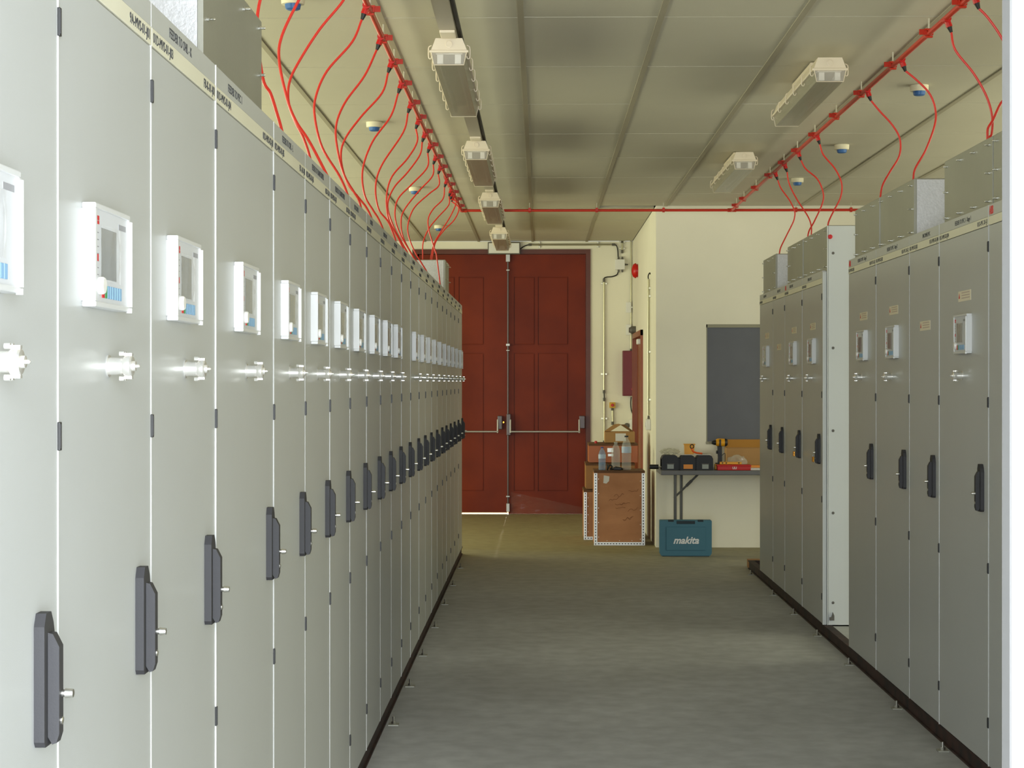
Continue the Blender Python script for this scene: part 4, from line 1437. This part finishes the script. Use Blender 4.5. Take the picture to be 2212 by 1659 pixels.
def blob_film(name, label, c, rx, ry, rz, seed, m_):
    f = MB()
    r_ = random.Random(seed)
    bmesh.ops.create_icosphere(f.bm, subdivisions=3, radius=1)
    for v in f.bm.verts:
        k = 1 + 0.22 * math.sin(v.co.x * 7 + seed) * math.cos(v.co.y * 6 - seed) + r_.uniform(-0.09, 0.09)
        v.co = Vector((v.co.x * rx * k, v.co.y * ry * k, max(v.co.z * rz * k, -rz * 0.95) + rz * 0.95))
    return tag(build(name, f, m_, None, c), label, 'plastic bag')


bag_m = mat('bag_film', (206, 202, 176), 0.2, alpha=0.45)
blob_film('plastic_bag', 'pale translucent plastic bag on left end of black tool case', ((1447 - 1167) / F * 16.68, 16.69, TZ + 0.137), 0.085, 0.05, 0.030, 2, bag_m)
blob_film('plastic_bag', 'clear crumpled plastic bag in front of the open carton', ((1592 - 1167) / F * 16.78, 16.80, TZ + 0.002), 0.085, 0.05, 0.065, 4, mat('clear_bag', (220, 214, 196), 0.1, alpha=0.3))
tag(build('paper_sheet', MB().box(-0.14, 0.16, -0.05, 0.07, 0, 0.004, mtx=Matrix.Rotation(R(3), 4, 'Z')), 'paper', None, ((1497 - 1167) / F * 16.68, 16.69, TZ + 0.137)), 'white paper sheet lying on the black tool case', 'paper')
# yellow holder with orange scissors
Yy = 16.70
t = thing('yellow_holder', 'yellow plastic cup standing on the black tool case', 'cup', ((1490 - 1167) / F * Yy, Yy, TZ + 0.142))
f = MB()
f.prism([(-0.048, 0), (0.035, 0), (0.045, 0.092), (-0.052, 0.092)], 0, 0.005, 'y')
f.prism([(-0.048, 0), (0.035, 0), (0.045, 0.092), (-0.052, 0.092)], 0.045, 0.05, 'y')
f.prism([(-0.048, 0), (-0.043, 0), (-0.047, 0.092), (-0.052, 0.092)], 0.005, 0.045, 'y')
f.prism([(0.030, 0), (0.035, 0), (0.045, 0.092), (0.040, 0.092)], 0.005, 0.045, 'y')
build('cup_wall', f, 'yellow', t)
build('cup_rim', MB().box(-0.058, 0.050, -0.004, 0.054, 0.088, 0.096, bev=0.002), 'yellow', t)
t = thing('cutting_tool', 'orange handled cutter with dark ring leaning on the yellow cup', 'cutter', ((1497 - 1167) / F * 16.62, 16.64, TZ + 0.142))
f = MB()
for k in range(16):
    pass
ringp = [(0.016 * math.cos(q_) - 0.01, 0, 0.074 + 0.018 * math.sin(q_)) for q_ in [2 * math.pi * i / 16 for i in range(17)]]
build('ring_handle', MB().sweep(ringp, 0.0045, 8), 'black', t, smooth=True)
build('grip', MB().sweep(smooth_path([(-0.012, 0.002, 0.055), (0.0, 0, 0.030), (0.03, 0, 0.016), (0.085, 0, 0.008)]), 0.0085, 8), 'orange', t, smooth=True)
build('blade', MB().cyl((0.08, 0, 0.008), (0.13, 0.01, 0.006), 0.004, 0.002, n=8), 'steel', t, smooth=True)

# yellow cordless drill standing on its battery
Yd = 16.70
kd = Yd / F
t = thing('cordless_drill', 'yellow and black cordless drill standing upright on its battery', 'drill', ((1555 - 1167) * kd, Yd + 0.04, TZ))
z_ = lambda r_: EYE - (r_ - 825) * kd - TZ
f = MB()
f.lathe([(0.030, 0), (0.037, 0.015), (0.038, 0.05), (0.036, 0.085), (0.028, 0.10)], (-0.035, 0, z_(956)), 'x', 18)
build('motor_housing', f, 'yellow', t, smooth=True)
build('rear_cap', MB().lathe([(0.0375, 0), (0.036, 0.012), (0.026, 0.026)], (0.045, 0, z_(956)), 'x', 18), 'black', t, smooth=True)
build('side_band', MB().box(-0.008, 0.010, -0.041, 0.041, z_(956) - 0.036, z_(956) + 0.030, bev=0.006), 'black', t)
build('chuck', MB().lathe([(0.024, 0), (0.022, 0.02), (0.014, 0.038), (0.008, 0.042)], (-0.034, 0, z_(956)), '-x', 16), 'black', t, smooth=True)
build('drill_bit', MB().cyl((-0.07, 0, z_(956)), (-0.105, 0, z_(956)), 0.006, 0.004, n=8), 'steel', t, smooth=True)
f = MB()
f.prism([(-0.020, 0.05), (0.020, 0.05), (0.018, z_(963)), (-0.022, z_(963)), (-0.016, 0.11)], -0.018, 0.018, 'y')
build('grip', f, 'black', t)
build('trigger', MB().box(-0.034, -0.018, -0.010, 0.010, 0.145, 0.175, bev=0.004), 'black', t)
build('battery', MB().box(-0.048, 0.030, -0.032, 0.032, 0.0, 0.052, bev=0.006), 'yellow', t)
build('battery_clip', MB().box(-0.040, 0.034, -0.030, 0.030, 0.050, 0.062, bev=0.004), 'black', t)
build('belt_hook', MB().sweep(smooth_path([(0.018, -0.02, 0.13), (0.045, -0.02, 0.15), (0.048, -0.02, 0.10), (0.045, -0.02, 0.06)]), 0.003, 6), 'black', t, smooth=True)

# red tool tray with yellow level on top
Yr = 16.56
kr = Yr / F
t = thing('red_toolbox', 'flat red toolbox with small white logo on the front edge of the table', 'toolbox', ((1585 - 1167) * kr, Yr, TZ))
a = 36 * kr
build('box_body', MB().box(-a, a, 0, 0.10, 0, 0.052, bev=0.006), 'red_plastic', t)
build('box_lid', MB().box(-a - 0.004, a + 0.004, -0.004, 0.104, 0.036, 0.050, bev=0.004), 'red_plastic', t)
f = MB()
f.box(-0.014, 0.022, -0.0052, -0.0035, 0.012, 0.016)
f.box(-0.014, -0.010, -0.0052, -0.0035, 0.018, 0.034)
f.box(0.018, 0.022, -0.0052, -0.0035, 0.018, 0.034)
f.box(0.0, 0.008, -0.0052, -0.0035, 0.020, 0.034)
build('logo', f, 'white_ink', t, (0, -0.0, 0))
t = thing('spirit_level', 'yellow spirit level lying on the red toolbox', 'spirit level', ((1582 - 1167) * kr, Yr + 0.03, TZ + 0.054))
build('level_body', MB().box(-0.115, 0.085, 0, 0.03, 0, 0.022, bev=0.002), 'yellow', t)
for xx in (-0.09, -0.055, 0.06):
    build('level_vial', MB().box(xx - 0.007, xx + 0.007, -0.001, 0.02, 0.006, 0.018, bev=0.002), 'black', t)
# open carton at the back of the table
t = thing('cardboard_box', 'open brown cardboard box at the back of the grey table', 'cardboard box', (1.745, 16.92, TZ))
kc = 16.92 / F
hw_ = 0.60
hb = EYE - (968 - 825) * kc - TZ
f = MB()
f.box(0, hw_, 0, 0.005, 0, hb)
f.box(0, hw_, 0.215, 0.22, 0, hb)
f.box(0, 0.005, 0.005, 0.215, 0, hb)
f.box(hw_ - 0.005, hw_, 0.005, 0.215, 0, hb)
f.box(0, hw_, 0, 0.22, 0, 0.004)
build('carton_walls', f, 'carton', t)
f = MB()
f.prism([(0.215, hb), (0.24, hb + 0.075), (0.244, hb + 0.073), (0.22, hb)], 0.01, hw_, 'x')
build('flap', f, mat('cardboard_flap', (176, 124, 50), 0.75), t)
tag(build('paper_stack', MB().box(0, 0.2, 0, 0.16, 0, 0.018, mtx=Matrix.Rotation(R(-8), 4, 'Z')), 'paper', None, (1.90, 16.62, TZ)), 'pale papers stacked at right end of table behind red toolbox', 'paper')
tag(build('orange_packet', MB().box(0, 0.10, 0, 0.07, 0, 0.022, bev=0.003), 'orange_label', None, (1.93, 16.70, TZ + 0.0185)), 'orange packet on the pale papers beside the cabinet', 'packet')
